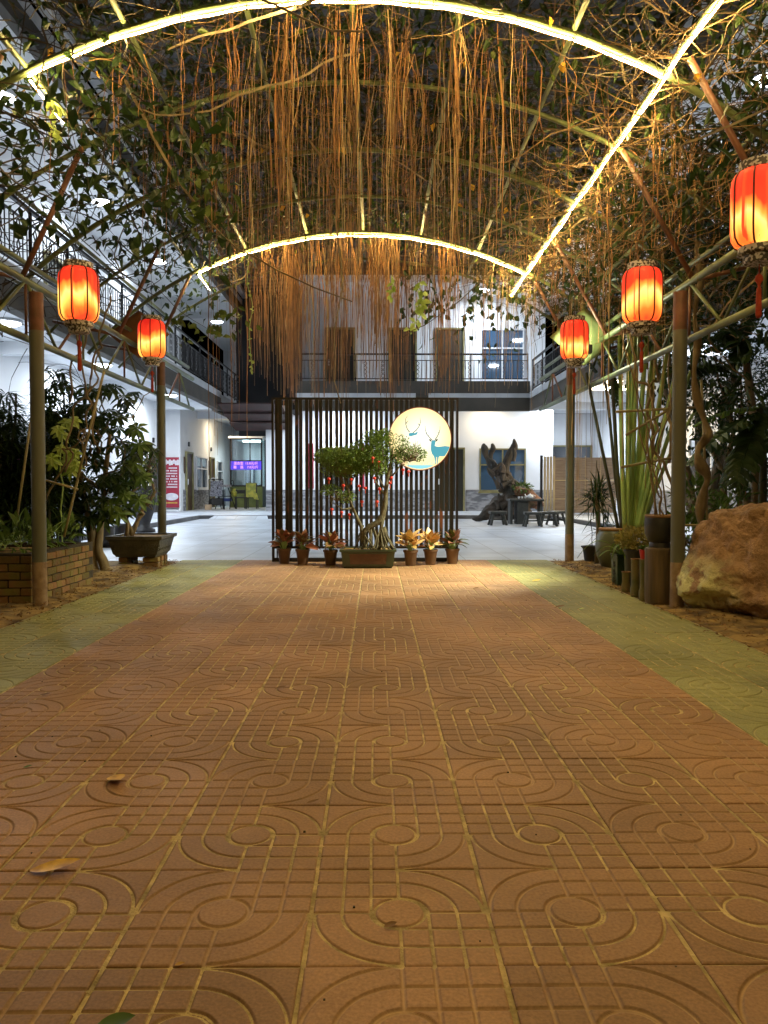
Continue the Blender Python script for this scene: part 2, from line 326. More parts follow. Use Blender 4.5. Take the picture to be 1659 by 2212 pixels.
def leaves(Pn, D, Nm, L, W, fold=0.25, droop=0.2):
    "N leaves: base points, directions, normals, length, width -> 6-vertex folded leaves"
    D = D/(np.linalg.norm(D,axis=1,keepdims=True)+1e-9)
    S = np.cross(D, Nm); S /= (np.linalg.norm(S,axis=1,keepdims=True)+1e-9); U = np.cross(S, D)
    L = np.asarray(L).reshape(-1,1)*np.ones((len(Pn),1)); W = np.asarray(W).reshape(-1,1)*np.ones((len(Pn),1))
    b = Pn; c = Pn + D*L*.45; t = Pn + D*L - U*L*droop
    l = Pn + D*L*.42 + S*W*.5 + U*W*fold; r = Pn + D*L*.42 - S*W*.5 + U*W*fold
    l2 = Pn + D*L*.75 + S*W*.33 + U*W*fold*.5 - U*L*droop*.5; r2 = Pn + D*L*.75 - S*W*.33 + U*W*fold*.5 - U*L*droop*.5
    c2 = Pn + D*L*.75 - U*L*droop*.45
    V = np.stack([b,l,c,r,l2,c2,r2,t], axis=1).reshape(-1,3)
    n = np.arange(len(Pn))[:,None]*8
    q = np.array([[0,2,1,1],[0,3,2,2]])
    F4 = np.concatenate([n+np.array([[1,2,5,4]]), n+np.array([[2,3,6,5]])])
    F3 = np.concatenate([n+np.array([[0,2,1]]), n+np.array([[0,3,2]]), n+np.array([[4,5,7]]), n+np.array([[5,6,7]])])
    return V, F4, F3
def leafmb(mb, *a, **k):
    V, F4, F3 = leaves(*a, **k); n = len(mb.v); mb.v += V.tolist(); mb.f += (F4+n).tolist(); mb.f += (F3+n).tolist(); return mb
def rdir(n, zb=0.0):
    d = rng.normal(size=(n,3)); d /= np.linalg.norm(d,axis=1,keepdims=True); d[:,2] += zb; return d
def blob_points(n, c, r, hollow=0.35):
    d = rdir(n); d /= np.linalg.norm(d,axis=1,keepdims=True)
    rr = (hollow + (1-hollow)*rng.random(n)**.6)[:,None]
    return np.array(c)[None,:] + d*rr*np.array(r)[None,:], d
def wander(p0, p1, n=12, amp=0.05, seed=0):
    p0 = Vector(p0); p1 = Vector(p1); out = []
    for i in range(n):
        t = i/(n-1); p = p0.lerp(p1, t); e = math.sin(PI*t)*amp if 0 < t < 1 else 0
        q = Vector((mnoise.noise(Vector((seed*3.1, t*4, 1))), mnoise.noise(Vector((seed*3.1, t*4, 7))), mnoise.noise(Vector((seed*3.1, t*4, 13)))))
        out.append(p + q*e*2)
    return out
def poly(s, pts, y0, y1):
    "prism of an outline in x,z between depths y0 and y1"
    n = len(pts); vs = [(p[0], y0, p[1]) for p in pts] + [(p[0], y1, p[1]) for p in pts]
    fs = [tuple(range(n)), tuple(range(2*n-1, n-1, -1))] + [(i, i+n, (i+1)%n+n, (i+1)%n) for i in range(n)]
    return s.add(vs, fs)
exec_parts = True

# ------------------------------------------------------------ ground and courtyard
PX0, PX1, PY0, PY1 = -2.547, 2.253, 1.15, 10.35
struct('courtyard_floor', MB().box(-14, 14, -8, 45, -0.30, -0.012), M['court'], 'pale grey tiled courtyard floor under cool lamps')
BX = 5.4; KY = 24.0
wk = MB().box(-13, -BX, -8, 24, -0.01, 0.10).box(BX, 13, -8, 24, -0.01, 0.10).box(-13, 13, KY, 42, -0.01, 0.101)
struct('walkway', wk, M['court'], 'raised tiled walkway round the courtyard')
kb = MB().box(-BX+.001, -BX+.06, -8, KY-.06, -0.01, 0.095).box(BX-.06, BX-.001, -8, KY-.06, -0.01, 0.095).box(-BX+.06, BX-.06, KY-.06, KY-.001, -0.01, 0.095)
struct('kerb', kb, M['kerb'], 'dark stone kerb edging the raised walkway')
struct('ramp', MB().add([(-4.9,KY-.07,.004),(-3.3,KY-.07,.004),(-3.3,KY-.07,.09),(-4.9,KY-.07,.09),(-5.0,KY-.6,-.005),(-3.2,KY-.6,-.005)], [(0,3,2,1),(4,5,2,3),(4,3,0),(5,1,2),(4,0,1,5)]), M['court'])
# soil beds with uneven surface
def soil(x0, x1, y0, y1, name, lab):
    nx, ny = 50, 110; vs = []
    for j in range(ny+1):
        for i in range(nx+1):
            x = x0+(x1-x0)*i/nx; y = y0+(y1-y0)*j/ny
            e = min(1, (x-x0)/.25, (x1-x)/.25, (y-y0)/.2, (y1-y)/.2); e = max(0, e)
            z = -0.008 + 0.006 + e*(0.018 + 0.035*mnoise.noise(Vector((x*2.2, y*2.2, 3))) + 0.016*mnoise.noise(Vector((x*11, y*11, 5))))
            vs.append((x, y, z))
    fs = [(j*(nx+1)+i, j*(nx+1)+i+1, (j+1)*(nx+1)+i+1, (j+1)*(nx+1)+i) for j in range(ny) for i in range(nx)]
    o = struct(name, MB().add(vs, fs), M['soil'], lab, smooth=True); return o
soil(-5.2, PX0-.004, -4, 10.25, 'soil_bed', 'sandy soil bed left of the paved path')
soil(PX1+.004, 5.2, -4, 10.25, 'soil_bed', 'sandy soil bed right of the paved path')
path = struct('path', MB().box(PX0-.006, PX1+.006, -3, PY1+.01, -0.10, -0.0045), M['grout'], 'paved path of embossed brown and green tiles')

# embossed tile: every line of the pattern is a groove in the mesh
T = 0.4
def tile_mesh(n, name, ix=0.0052, iy=0.0022):
    g = np.linspace(0, 1, n+1); U, V = np.meshgrid(g, g)
    d = np.full(U.shape, 9.0)
    def upd(dd, mask): 
        nonlocal d; d = np.where(mask, np.minimum(d, dd), d)
    def half(U, V):
        r = np.hypot(U-.5, V-.5)
        for k in (1/6, 2/6):
            upd(np.abs(V-(.5+k)), U >= .5)           # lines to the right edge
            upd(np.abs(r-k), (U < .5) & (V > .5))     # quarter arc
            upd(np.abs(U-(.5-k)), V <= .5)            # lines down to the bottom edge
        upd(np.abs(r-.49), (U < .5) & (V > .5))
        upd(np.abs(U-.5), V > .5+1/6)
        upd(np.abs(V-.5), U > .5+1/6)
    half(U, V); half(1-U, 1-V)
    r = np.hypot(U-.5, V-.5); upd(np.abs(r-.148), np.ones_like(U, bool))
    d = d*T
    wg = 0.0060; prof = np.clip((wg-d)/(wg*.55), 0, 1); prof = prof*prof*(3-2*prof)
    edge = np.minimum(np.minimum(U, 1-U), np.minimum(V, 1-V))*T
    Z = -0.0046*prof - 0.0028*np.clip(1-edge/0.004, 0, 1)
    gr = np.clip(1.5-1.6*(d/wg), 0, 1); wall = np.clip(1-np.abs(d-wg*.72)/(wg*.5), 0, 1)
    X = (U-.5)*(T-2*ix); Y = (V-.5)*(T-2*iy)
    vs = np.stack([X, Y, Z], -1).reshape(-1, 3)
    i, j = np.meshgrid(np.arange(n), np.arange(n)); b = (j*(n+1)+i).ravel()
    fs = np.stack([b, b+1, b+n+2, b+n+1], -1)
    # skirt
    e = [k for k in range(n)] + [k*(n+1)+n for k in range(n)] + [n*(n+1)+n-k for k in range(n)] + [(n-k)*(n+1) for k in range(n)]
    nb = len(vs); low = vs[e].copy(); low[:,2] = -0.03; vs = np.concatenate([vs, low])
    sk = [(e[k], nb+k, nb+(k+1)%len(e), e[(k+1)%len(e)]) for k in range(len(e))]
    me = bpy.data.meshes.new(name); me.from_pydata(vs.tolist(), [], fs.tolist()+sk); me.update()
    at = me.attributes.new('groove', 'FLOAT', 'POINT'); at.data.foreach_set('value', np.concatenate([gr.ravel(), np.zeros(len(e))]).astype(np.float32))
    at = me.attributes.new('groove_wall', 'FLOAT', 'POINT'); at.data.foreach_set('value', np.concatenate([wall.ravel(), np.zeros(len(e))]).astype(np.float32))
    me.polygons.foreach_set('use_smooth', [True]*len(fs)+[False]*len(sk))
    return me
def tilemat(name, c, cd, dust):
    m, nt, b = newmat(name)
    tc = N(nt, 'ShaderNodeTexCoord'); ge = N(nt, 'ShaderNodeNewGeometry'); oi = N(nt, 'ShaderNodeObjectInfo')
    ns = N(nt, 'ShaderNodeTexNoise'); ns.inputs['Scale'].default_value = 1.1; ns.inputs['Detail'].default_value = 9; ns.inputs['Roughness'].default_value = .62; nt.links.new(ge.outputs['Position'], ns.inputs['Vector'])
    rp = N(nt, 'ShaderNodeValToRGB'); rp.color_ramp.elements[0].position = .38; rp.color_ramp.elements[1].position = .64
    rp.color_ramp.elements[0].color = (*cd, 1); rp.color_ramp.elements[1].color = (*c, 1); nt.links.new(ns.outputs['Fac'], rp.inputs[0])
    hs = N(nt, 'ShaderNodeHueSaturation'); mr = N(nt, 'ShaderNodeMapRange'); mr.inputs['To Min'].default_value = .84; mr.inputs['To Max'].default_value = 1.12
    nt.links.new(oi.outputs['Random'], mr.inputs[0]); nt.links.new(mr.outputs[0], hs.inputs['Value']); nt.links.new(rp.outputs[0], hs.inputs['Color'])
    # fine speckle of the cast concrete
    sp = N(nt, 'ShaderNodeTexNoise'); sp.inputs['Scale'].default_value = 130; sp.inputs['Detail'].default_value = 3; nt.links.new(ge.outputs['Position'], sp.inputs['Vector'])
    mr2 = N(nt, 'ShaderNodeMapRange'); mr2.inputs['From Min'].default_value = .3; mr2.inputs['From Max'].default_value = .7; mr2.inputs['To Min'].default_value = .8; mr2.inputs['To Max'].default_value = 1.2
    nt.links.new(sp.outputs['Fac'], mr2.inputs[0])
    h2 = N(nt, 'ShaderNodeHueSaturation'); nt.links.new(mr2.outputs[0], h2.inputs['Value']); nt.links.new(hs.outputs[0], h2.inputs['Color'])
    at = N(nt, 'ShaderNodeAttribute'); at.attribute_name = 'groove'
    gn = N(nt, 'ShaderNodeTexNoise'); gn.inputs['Scale'].default_value = 9; gn.inputs['Detail'].default_value = 4; nt.links.new(ge.outputs['Position'], gn.inputs['Vector'])
    g2 = N(nt, 'ShaderNodeMapRange'); g2.inputs['From Min'].default_value = .30; g2.inputs['From Max'].default_value = .54; nt.links.new(gn.outputs['Fac'], g2.inputs[0])
    mu = N(nt, 'ShaderNodeMath', operation='MULTIPLY'); nt.links.new(at.outputs['Fac'], mu.inputs[0]); nt.links.new(g2.outputs[0], mu.inputs[1])
    m8 = N(nt, 'ShaderNodeMath', operation='MULTIPLY'); m8.inputs[1].default_value = .62; nt.links.new(mu.outputs[0], m8.inputs[0])
    mx = N(nt, 'ShaderNodeMix', data_type='RGBA'); mx.inputs[7].default_value = (*dust, 1)
    nt.links.new(m8.outputs[0], mx.inputs[0]); nt.links.new(h2.outputs[0], mx.inputs[6])
    aw = N(nt, 'ShaderNodeAttribute'); aw.attribute_name = 'groove_wall'; mw = N(nt, 'ShaderNodeMath', operation='MULTIPLY'); mw.inputs[1].default_value = .30; nt.links.new(aw.outputs['Fac'], mw.inputs[0])
    my = N(nt, 'ShaderNodeMix', data_type='RGBA'); my.inputs[7].default_value = (cd[0]*.28, cd[1]*.25, cd[2]*.22, 1)
    nt.links.new(mw.outputs[0], my.inputs[0]); nt.links.new(mx.outputs[2], my.inputs[6]); nt.links.new(my.outputs[2], b.inputs['Base Color'])
    # worn dirt spots
    b.inputs['Roughness'].default_value = .62; b.inputs['Specular IOR Level'].default_value = .35
    n2 = N(nt, 'ShaderNodeTexNoise'); n2.inputs['Scale'].default_value = 90; n2.inputs['Detail'].default_value = 6; nt.links.new(ge.outputs['Position'], n2.inputs['Vector'])
    bp = N(nt, 'ShaderNodeBump'); bp.inputs['Strength'].default_value = .3; bp.inputs['Distance'].default_value = .004; nt.links.new(n2.outputs['Fac'], bp.inputs['Height']); nt.links.new(bp.outputs[0], b.inputs['Normal'])
    return m
M['tile_brown'] = tilemat('brown_embossed_tile', (0.40,0.228,0.120), (0.25,0.142,0.075), (0.54,0.37,0.20))
M['tile_green'] = tilemat('green_embossed_tile', (0.33,0.325,0.135), (0.20,0.21,0.095), (0.56,0.50,0.24))
tm_near = tile_mesh(150, 'paving_tile'); tm_far = tile_mesh(96, 'paving_tile')
tmg_near = tm_near.copy(); tmg_far = tm_far.copy()
for a, b_ in ((tm_near,'tile_brown'),(tm_far,'tile_brown'),(tmg_near,'tile_green'),(tmg_far,'tile_green')): a.materials.append(M[b_])
for j in range(23):
    for i in range(12):
        green = i < 2 or i > 9
        me = (tmg_near if green else tm_near) if j < 10 else (tmg_far if green else tm_far)
        o = bpy.data.objects.new('paving_tile', me); COL.objects.link(o); o.parent = path
        o.location = (PX0+T*(i+.5)+random.uniform(-.0012,.0012), PY0+T*(j+.5)+random.uniform(-.0012,.0012), random.uniform(-.0012,.0012))
        o.rotation_euler = (random.uniform(-.003,.003), random.uniform(-.003,.003), random.choice((0, PI)) + random.uniform(-.003,.003))
        if (i+j) % 2: o.scale = (-1, 1, 1)
mb = MB()
for j in range(-10, 0):
    for i in range(12):
        x = PX0+T*i; y = PY0+T*j; mb.box(x+.004, x+T-.004, y+.004, y+T-.004, -.03, 0)
o = obj('paving_tile', mb, M['tile_brown'], path); o['kind'] = 'stuff'
o['label'] = 'brown tiles of the path behind the viewpoint'

# ------------------------------------------------------------ buildings
BM_X = 5.25; WX = 7.5; LX = 6.4
def wallbox(parent, name, a, m): return obj(name, MB().box(*a), m, parent)
def door(parent, axis, pos, a0, a1, z0, z1, leafm, framem, facing):
    "door in a wall; axis 'x' = wall plane of constant x"
    t = .05*facing; mb = MB(); fm = MB(); hd = MB()
    def bx(m_, p0, p1, u0, u1, w0, w1):
        p0, p1 = min(p0,p1), max(p0,p1)
        if axis == 'x': m_.box(p0, p1, u0, u1, w0, w1)
        else: m_.box(u0, u1, p0, p1, w0, w1)
    bx(mb, pos-.02*facing, pos+t*.4, a0+.06, a1-.06, z0, z1-.06)
    for (u0,u1,w0,w1) in ((a0,a0+.06,z0,z1),(a1-.06,a1,z0,z1),(a0+.06,a1-.06,z1-.06,z1)): bx(fm, pos-.02*facing, pos+t*1.6, u0,u1,w0,w1)
    for (w0,w1) in ((z0+.15, z0+(z1-z0)*.42), (z0+(z1-z0)*.5, z1-.25)): bx(mb, pos+t*.4, pos+t*.65, a0+.18, a1-.18, w0, w1)
    bx(hd, pos+t*.4, pos+t*2, a0+.1, a0+.14, z0+.95, z0+1.15)
    d = obj('door', mb, leafm, parent); obj('door_frame', fm, framem, d); obj('handle', hd, M['whiteframe'], d); return d
def window(parent, axis, pos, a0, a1, z0, z1, glass, framem, facing, split=True, trans=0.62):
    fm = MB(); gl = []
    def bx(m_, p0, p1, u0, u1, w0, w1):
        p0, p1 = min(p0,p1), max(p0,p1)
        if axis == 'x': m_.box(p0, p1, u0, u1, w0, w1)
        else: m_.box(u0, u1, p0, p1, w0, w1)
    f = facing; zt = z0+(z1-z0)*trans; am = (a0+a1)/2; b = .05
    for (u0,u1,w0,w1) in ((a0,a0+b,z0,z1),(a1-b,a1,z0,z1),(a0+b,a1-b,z1-b,z1),(a0+b,a1-b,z0,z0+b),(a0+b,a1-b,zt-b/2,zt+b/2)): bx(fm, pos-.02*f, pos+.06*f, u0,u1,w0,w1)
    if split:
        bx(fm, pos-.02*f, pos+.05*f, am-b/2, am+b/2, z0+b, zt-b/2); bx(fm, pos-.02*f, pos+.05*f, am-b/2, am+b/2, zt+b/2, z1-b)
    wn = obj('window', fm, framem, parent)
    for (u0,u1) in (((a0+b,am-b/2),(am+b/2,a1-b)) if split else ((a0+b,a1-b),)):
        for (w0,w1) in ((z0+b,zt-b/2),(zt+b/2,z1-b)):
            g = MB(); bx(g, pos-.01*f, pos+.02*f, u0,u1,w0,w1); obj('pane', g, glass, wn)
    s = MB(); bx(s, pos-.02*f, pos+.09*f, a0-.04, a1+.04, z0-.06, z0-.002); obj('sill', s, framem, wn)
    return wn

# left wing
lw = thing('building_wing', 'two storey white wing along the left side of the courtyard', 'building', (-WX, 14, .1))
wallbox(lw, 'wall', (-WX-.3, -WX, -8, 27.9, .1, 8.0), M['wall'])
wallbox(lw, 'wall', (-WX, -6.9, 27.9, 28.2, .1, 8.0), M['wall'])
wallbox(lw, 'wall', (-7.2, -6.9, 28.2, 38.9, .1, 3.84), M['wall'])
wallbox(lw, 'wall', (-7.2, -3.9, 38.9, 39.2, .1, 3.84), M['wall'])
wallbox(lw, 'balcony_slab', (-WX, -BM_X+.0, -8, 39, 3.85, 4.1), M['ceiling'])
wallbox(lw, 'fascia', (-BM_X+.002, -BM_X+.2, -8, 25.8, 3.45, 3.86), M['fascia'])
wallbox(lw, 'fascia', (-BM_X-.1, -BM_X+.0, 25.8, 38, 3.45, 3.84), M['fascia'])
wallbox(lw, 'fascia_band', (-BM_X+.203, -BM_X+.24, -8, 25.7, 3.86, 4.04), M['band'])
wallbox(lw, 'upper_ceiling', (-WX, -BM_X+.1, -8, 39, 7.66, 7.9), M['ceiling'])
wallbox(lw, 'roof_fascia', (-BM_X+.102, -BM_X+.25, -8, 33, 7.42, 7.95), M['fascia'])
wallbox(lw, 'fascia_band', (-BM_X+.253, -BM_X+.29, -8, 33, 7.74, 7.9), M['band'])
wallbox(lw, 'wall', (-WX+.002, -BM_X, 39, 39.3, 4.1, 7.66), M['wall'])
for y in (9.5, 15.8, 21.5, 26.8, 30.5):
    wallbox(lw, 'ceiling_beam', (-WX, -BM_X-.1 if y>25 else -BM_X, y, y+.25, 3.6, 3.848), M['ceiling'])
    wallbox(lw, 'ceiling_beam', (-WX, -BM_X+.1, y, y+.25, 7.42, 7.658), M['ceiling'])
wallbox(lw, 'wainscot', (-WX, -WX+.04, -8, 24.9, .1, .86), M['stone'])
wallbox(lw, 'wainscot', (-6.9, -6.86, 28.25, 28.5, .1, .86), M['stone'])
wallbox(lw, 'wainscot', (-6.9, -6.86, 29.65, 32.6, .1, .86), M['stone'])
wallbox(lw, 'wainscot', (-6.9, -6.86, 33.6, 36, .1, .86), M['stone'])
door(lw, 'x', -WX, 26.1, 27.2, .1, 2.25, M['door'], M['frame'], 1)
window(lw, 'x', -WX, 23.4, 24.4, .95, 2.3, M['glass'], M['whiteframe'], 1, False)
window(lw, 'x', -WX, 16.4, 18.2, .95, 2.3, M['glass'], M['whiteframe'], 1)
door(lw, 'x', -6.9, 28.55, 29.6, .1, 2.25, M['wood_door'], M['frame'], 1)
window(lw, 'x', -6.9, 30.2, 32.1, .9, 2.15, M['glass'], M['whiteframe'], 1, True)
door(lw, 'x', -6.9, 32.7, 33.5, .1, 2.2, M['wood_door'], M['frame'], 1)
window(lw, 'x', -6.9, 34.2, 35.4, .9, 2.1, M['glass'], M['whiteframe'], 1, False)
for y in (12, 18, 24): door(lw, 'x', -WX, y, y+1, 4.1, 6.3, M['door'], M['frame'], 1)
for y, x in ((29.1,-6.9),(33.0,-6.9),(26.6,-WX)):
    obj('wall_vent', MB().box(x+.001, x+.05, y-.08, y+.08, 2.45, 2.62, bev=.02), M['iron'], lw)
for y, x in ((28.42,-6.9),(32.6,-6.9),(25.85,-WX)):
    obj('wall_plaque', MB().box(x+.001, x+.04, y-.07, y+.07, 1.45, 2.05, bev=.02), M['wood_door'], lw)
# right wing
RX = 8.6
rw = thing('building_wing', 'two storey white wing along the right side of the courtyard', 'building', (RX, 14, .1))
wallbox(rw, 'wall', (RX, RX+.3, -8, 30.9, .1, 8.0), M['wall'])
wallbox(rw, 'balcony_slab', (BM_X, RX, -8, 31, 3.85, 4.1), M['ceiling'])
wallbox(rw, 'fascia', (BM_X-.2, BM_X-.002, -8, 25.8, 3.45, 3.86), M['fascia'])
wallbox(rw, 'fascia_band', (BM_X-.24, BM_X-.203, -8, 25.7, 3.86, 4.04), M['band'])
wallbox(rw, 'upper_ceiling', (BM_X-.1, RX, -8, 31, 7.66, 7.9), M['ceiling'])
wallbox(rw, 'roof_fascia', (BM_X-.25, BM_X-.102, -8, 25.6, 7.42, 7.95), M['fascia'])
for y in (9.5, 15.8, 21.5, 26.8):
    wallbox(rw, 'ceiling_beam', (BM_X, RX, y, y+.25, 3.6, 3.848), M['ceiling'])
    wallbox(rw, 'ceiling_beam', (BM_X-.1, RX, y, y+.25, 7.42, 7.658), M['ceiling'])
wallbox(rw, 'wainscot', (RX-.04, RX, -8, 24.9, .1, .86), M['stone'])
for y in (9, 14.5, 20): window(rw, 'x', RX, y, y+1.5, .95, 2.3, M['glass'], M['whiteframe'], -1)
for y in (12, 17.4): door(rw, 'x', RX, y, y+1.1, .1, 2.3, M['door'], M['frame'], -1)
for y in (11, 17, 22): door(rw, 'x', RX, y, y+1, 4.1, 6.3, M['door'], M['frame'], -1)
# back block
BY = 28.0
bk = thing('building_wing', 'white back block with balcony facing along the path', 'building', (1, BY, .1))
wallbox(bk, 'wall', (-3.9, 6.3, BY, BY+.3, .1, 3.84), M['wall'])
wallbox(bk, 'wall', (-3.9, -3.6, BY+.3, 38.9, .1, 3.84), M['wall'])
wallbox(bk, 'wall', (6.3, 10, 31, 31.3, .1, 3.84), M['wall'])
wallbox(bk, 'wall', (6.0, 6.298, BY+.3, 31, .1, 3.84), M['wall'])
wallbox(bk, 'balcony_slab', (-2.6, BM_X-.002, 26.0, BY, 3.85, 4.3), M['ceiling'])
wallbox(bk, 'fascia', (-2.6, BM_X-.205, 25.8, 25.998, 3.45, 3.88), M['fascia'])
wallbox(bk, 'fascia', (-2.6, BM_X-.205, 25.8, 25.998, 4.02, 4.42), M['fascia'])
wallbox(bk, 'fascia_band', (-2.62, 1.30, 25.76, 25.998, 3.88, 4.018), M['band'])
wallbox(bk, 'fascia_band', (1.72, BM_X-.245, 25.76, 25.998, 3.88, 4.018), M['band'])
wallbox(bk, 'fascia_band', (1.302, 1.718, 25.80, 25.998, 3.88, 4.018), M['fascia'])
wallbox(bk, 'wall', (-2.6, 6.0, BY, BY+.3, 4.3, 8.0), M['wall'])
wallbox(bk, 'upper_ceiling', (-2.6, BM_X-.102, 26, BY, 7.66, 7.9), M['ceiling'])
wallbox(bk, 'dark_fill_wall', (-5.2, -2.602, 29.5, 30, 3.85, 8.4), M['dark'])  # near-black walls added where only night darkness shows
wallbox(bk, 'dark_fill_wall', (-2.9, -2.601, 26, 29.5, 3.5, 8.4), M['dark'])
wallbox(bk, 'dark_fill_wall', (-5.2, -2.61, 30.0, 30.2, 2.9, 3.849), M['dark'])
wallbox(bk, 'wainscot', (3.2, 6.3, BY-.04, BY, .1, .86), M['stone'])
wallbox(bk, 'wainscot', (-3.9, 2.1, BY-.04, BY, .1, .86), M['stone'])
door(bk, 'y', BY, 2.12, 3.16, .1, 2.36, M['door'], M['frame'], -1)
door(bk, 'y', BY, -1.95, -.85, .1, 2.36, M['door'], M['frame'], -1)
window(bk, 'y', BY, 3.68, 5.33, .8, 2.33, M['blueglass'], M['frame'], -1)
for x in (-2.3, -.5):
    obj('couplet_strip', MB().box(x-.09, x+.09, BY-.015, BY-.001, .9, 2.5), M['signred'], bk)
for a in ((-1.78,-.72),(.43,1.45),(2.1,3.13)): door(bk, 'y', BY, a[0], a[1], 4.3, 6.58, M['door'], M['frame'], -1)
window(bk, 'y', BY, 3.7, 5.25, 4.75, 6.55, M['blueglass'], M['whiteframe'], -1)
door(bk, 'y', 31, 6.9, 8.5, .1, 2.6, M['glass'], M['frame'], -1)
# corrugated roof over the court
mb = MB(); nx = 2; vs = []; ny = 260; y0r, y1r = -2, 30
for j in range(ny+1):
    y = y0r+(y1r-y0r)*j/ny; z = 8.12 + (.035 if (j//2) % 2 else 0)
    for x in (-4.9, 0, 4.9): vs.append((x, y, z+ (0.25 if x == 0 else 0)))
mb.add(vs, [(j*3+i, j*3+i+1, (j+1)*3+i+1, (j+1)*3+i) for j in range(ny) for i in range(2)])
rf = thing('courtyard_roof', 'grey corrugated metal roof high above the vine arch', 'roof', (0, 14, 8.1))
obj('corrugated_sheet', mb, M['roof'], rf)
for x in (-4.86, -1.9, 1.9, 4.86): obj('roof_beam', MB().box(x-.09, x+.09, -2, 30, 7.96, 8.1), M['cage'] if abs(x)<4 else M['band'], rf)
for y in (4, 10, 16, 22): obj('roof_truss', MB().box(-4.75, 4.75, y, y+.08, 7.80, 7.94), M['cage'], rf)
# small red awning roof left of the screen
aw = thing('awning', 'dark red corrugated awning between left wing and back block', 'awning', (-4.2, 25.5, 3.2))
for k in range(3):
    mb = MB()
    mb.add([(-5.0,25.0+k,3.62-.22*k),(-3.0,25.0+k,3.62-.22*k),(-3.0,26.2+k,3.44-.22*k),(-5.0,26.2+k,3.44-.22*k),
            (-5.0,25.0+k,3.58-.22*k),(-3.0,25.0+k,3.58-.22*k),(-3.0,26.2+k,3.40-.22*k),(-5.0,26.2+k,3.40-.22*k)],
           [(0,1,2,3),(7,6,5,4),(0,4,5,1),(1,5,6,2),(2,6,7,3),(3,7,4,0)])
    obj('roof_sheet', mb, M['redroof'], aw)

# railings
def railing(label, p0, p1, z0, z1, step):
    p0 = Vector(p0); p1 = Vector(p1); L = (p1-p0).length; d = (p1-p0)/L
    t = thing('balcony_railing', label, 'railing', ((p0.x+p1.x)/2, (p0.y+p1.y)/2, z0), group='iron railings on the balconies')
    def bar(a, b, z, h, w):
        mb = MB(); n = Vector((-d.y, d.x, 0))
        q = [p0+d*a+n*w, p0+d*b+n*w, p0+d*b-n*w, p0+d*a-n*w]
        return mb.add([(p.x,p.y,z) for p in q]+[(p.x,p.y,z+h) for p in q], [(3,2,1,0),(4,5,6,7),(0,1,5,4),(1,2,6,5),(2,3,7,6),(3,0,4,7)])
    H_ = z1-z0
    obj('handrail', bar(0, L, z1-.05, .05, .03), M['iron'], t)
    obj('rail', bar(0, L, z1-.24, .025, .015), M['iron'], t)
    obj('rail', bar(0, L, z0+.06, .03, .015), M['iron'], t)
    n = int(L/step)
    for k in range(n+1):
        a = k*L/n; obj('post', bar(max(0,a-.02), min(L,a+.02), z0, H_, .02), M['iron'], t)
    sm = MB()
    nb = int(L/.14)
    for k in range(nb):
        a = (k+.5)*L/nb; c = p0+d*a
        if k % 4 == 3:      # scrollwork
            pts = []
            for q in range(17):
                f = q/16; r = .05*math.sin(f*PI*4); pts.append((c.x+d.x*r, c.y+d.y*r, z0+.1+(H_-.36)*f))
            sm.tube(pts, .010, 4); 
            pts = []
            for q in range(17):
                f = q/16; r = -.05*math.sin(f*PI*4); pts.append((c.x+d.x*r, c.y+d.y*r, z0+.1+(H_-.36)*f))
            sm.tube(pts, .010, 4)
        else: sm.tube([(c.x,c.y,z0+.08),(c.x,c.y,z1-.22)], .010, 4)
    o = obj('baluster', sm, M['iron'], t); o['kind'] = 'stuff'
railing('black iron railing along the left upper balcony', (-BM_X+.12, 2, 0), (-BM_X+.12, 33, 0), 4.1, 5.08, 1.4)
railing('black iron railing along the right upper balcony', (BM_X-.12, 2, 0), (BM_X-.12, 25.8, 0), 4.1, 5.12, 1.4)
railing('black iron railing on the back balcony above the screen', (-2.55, 25.9, 0), (BM_X-.25, 25.9, 0), 4.43, 5.33, 1.55)

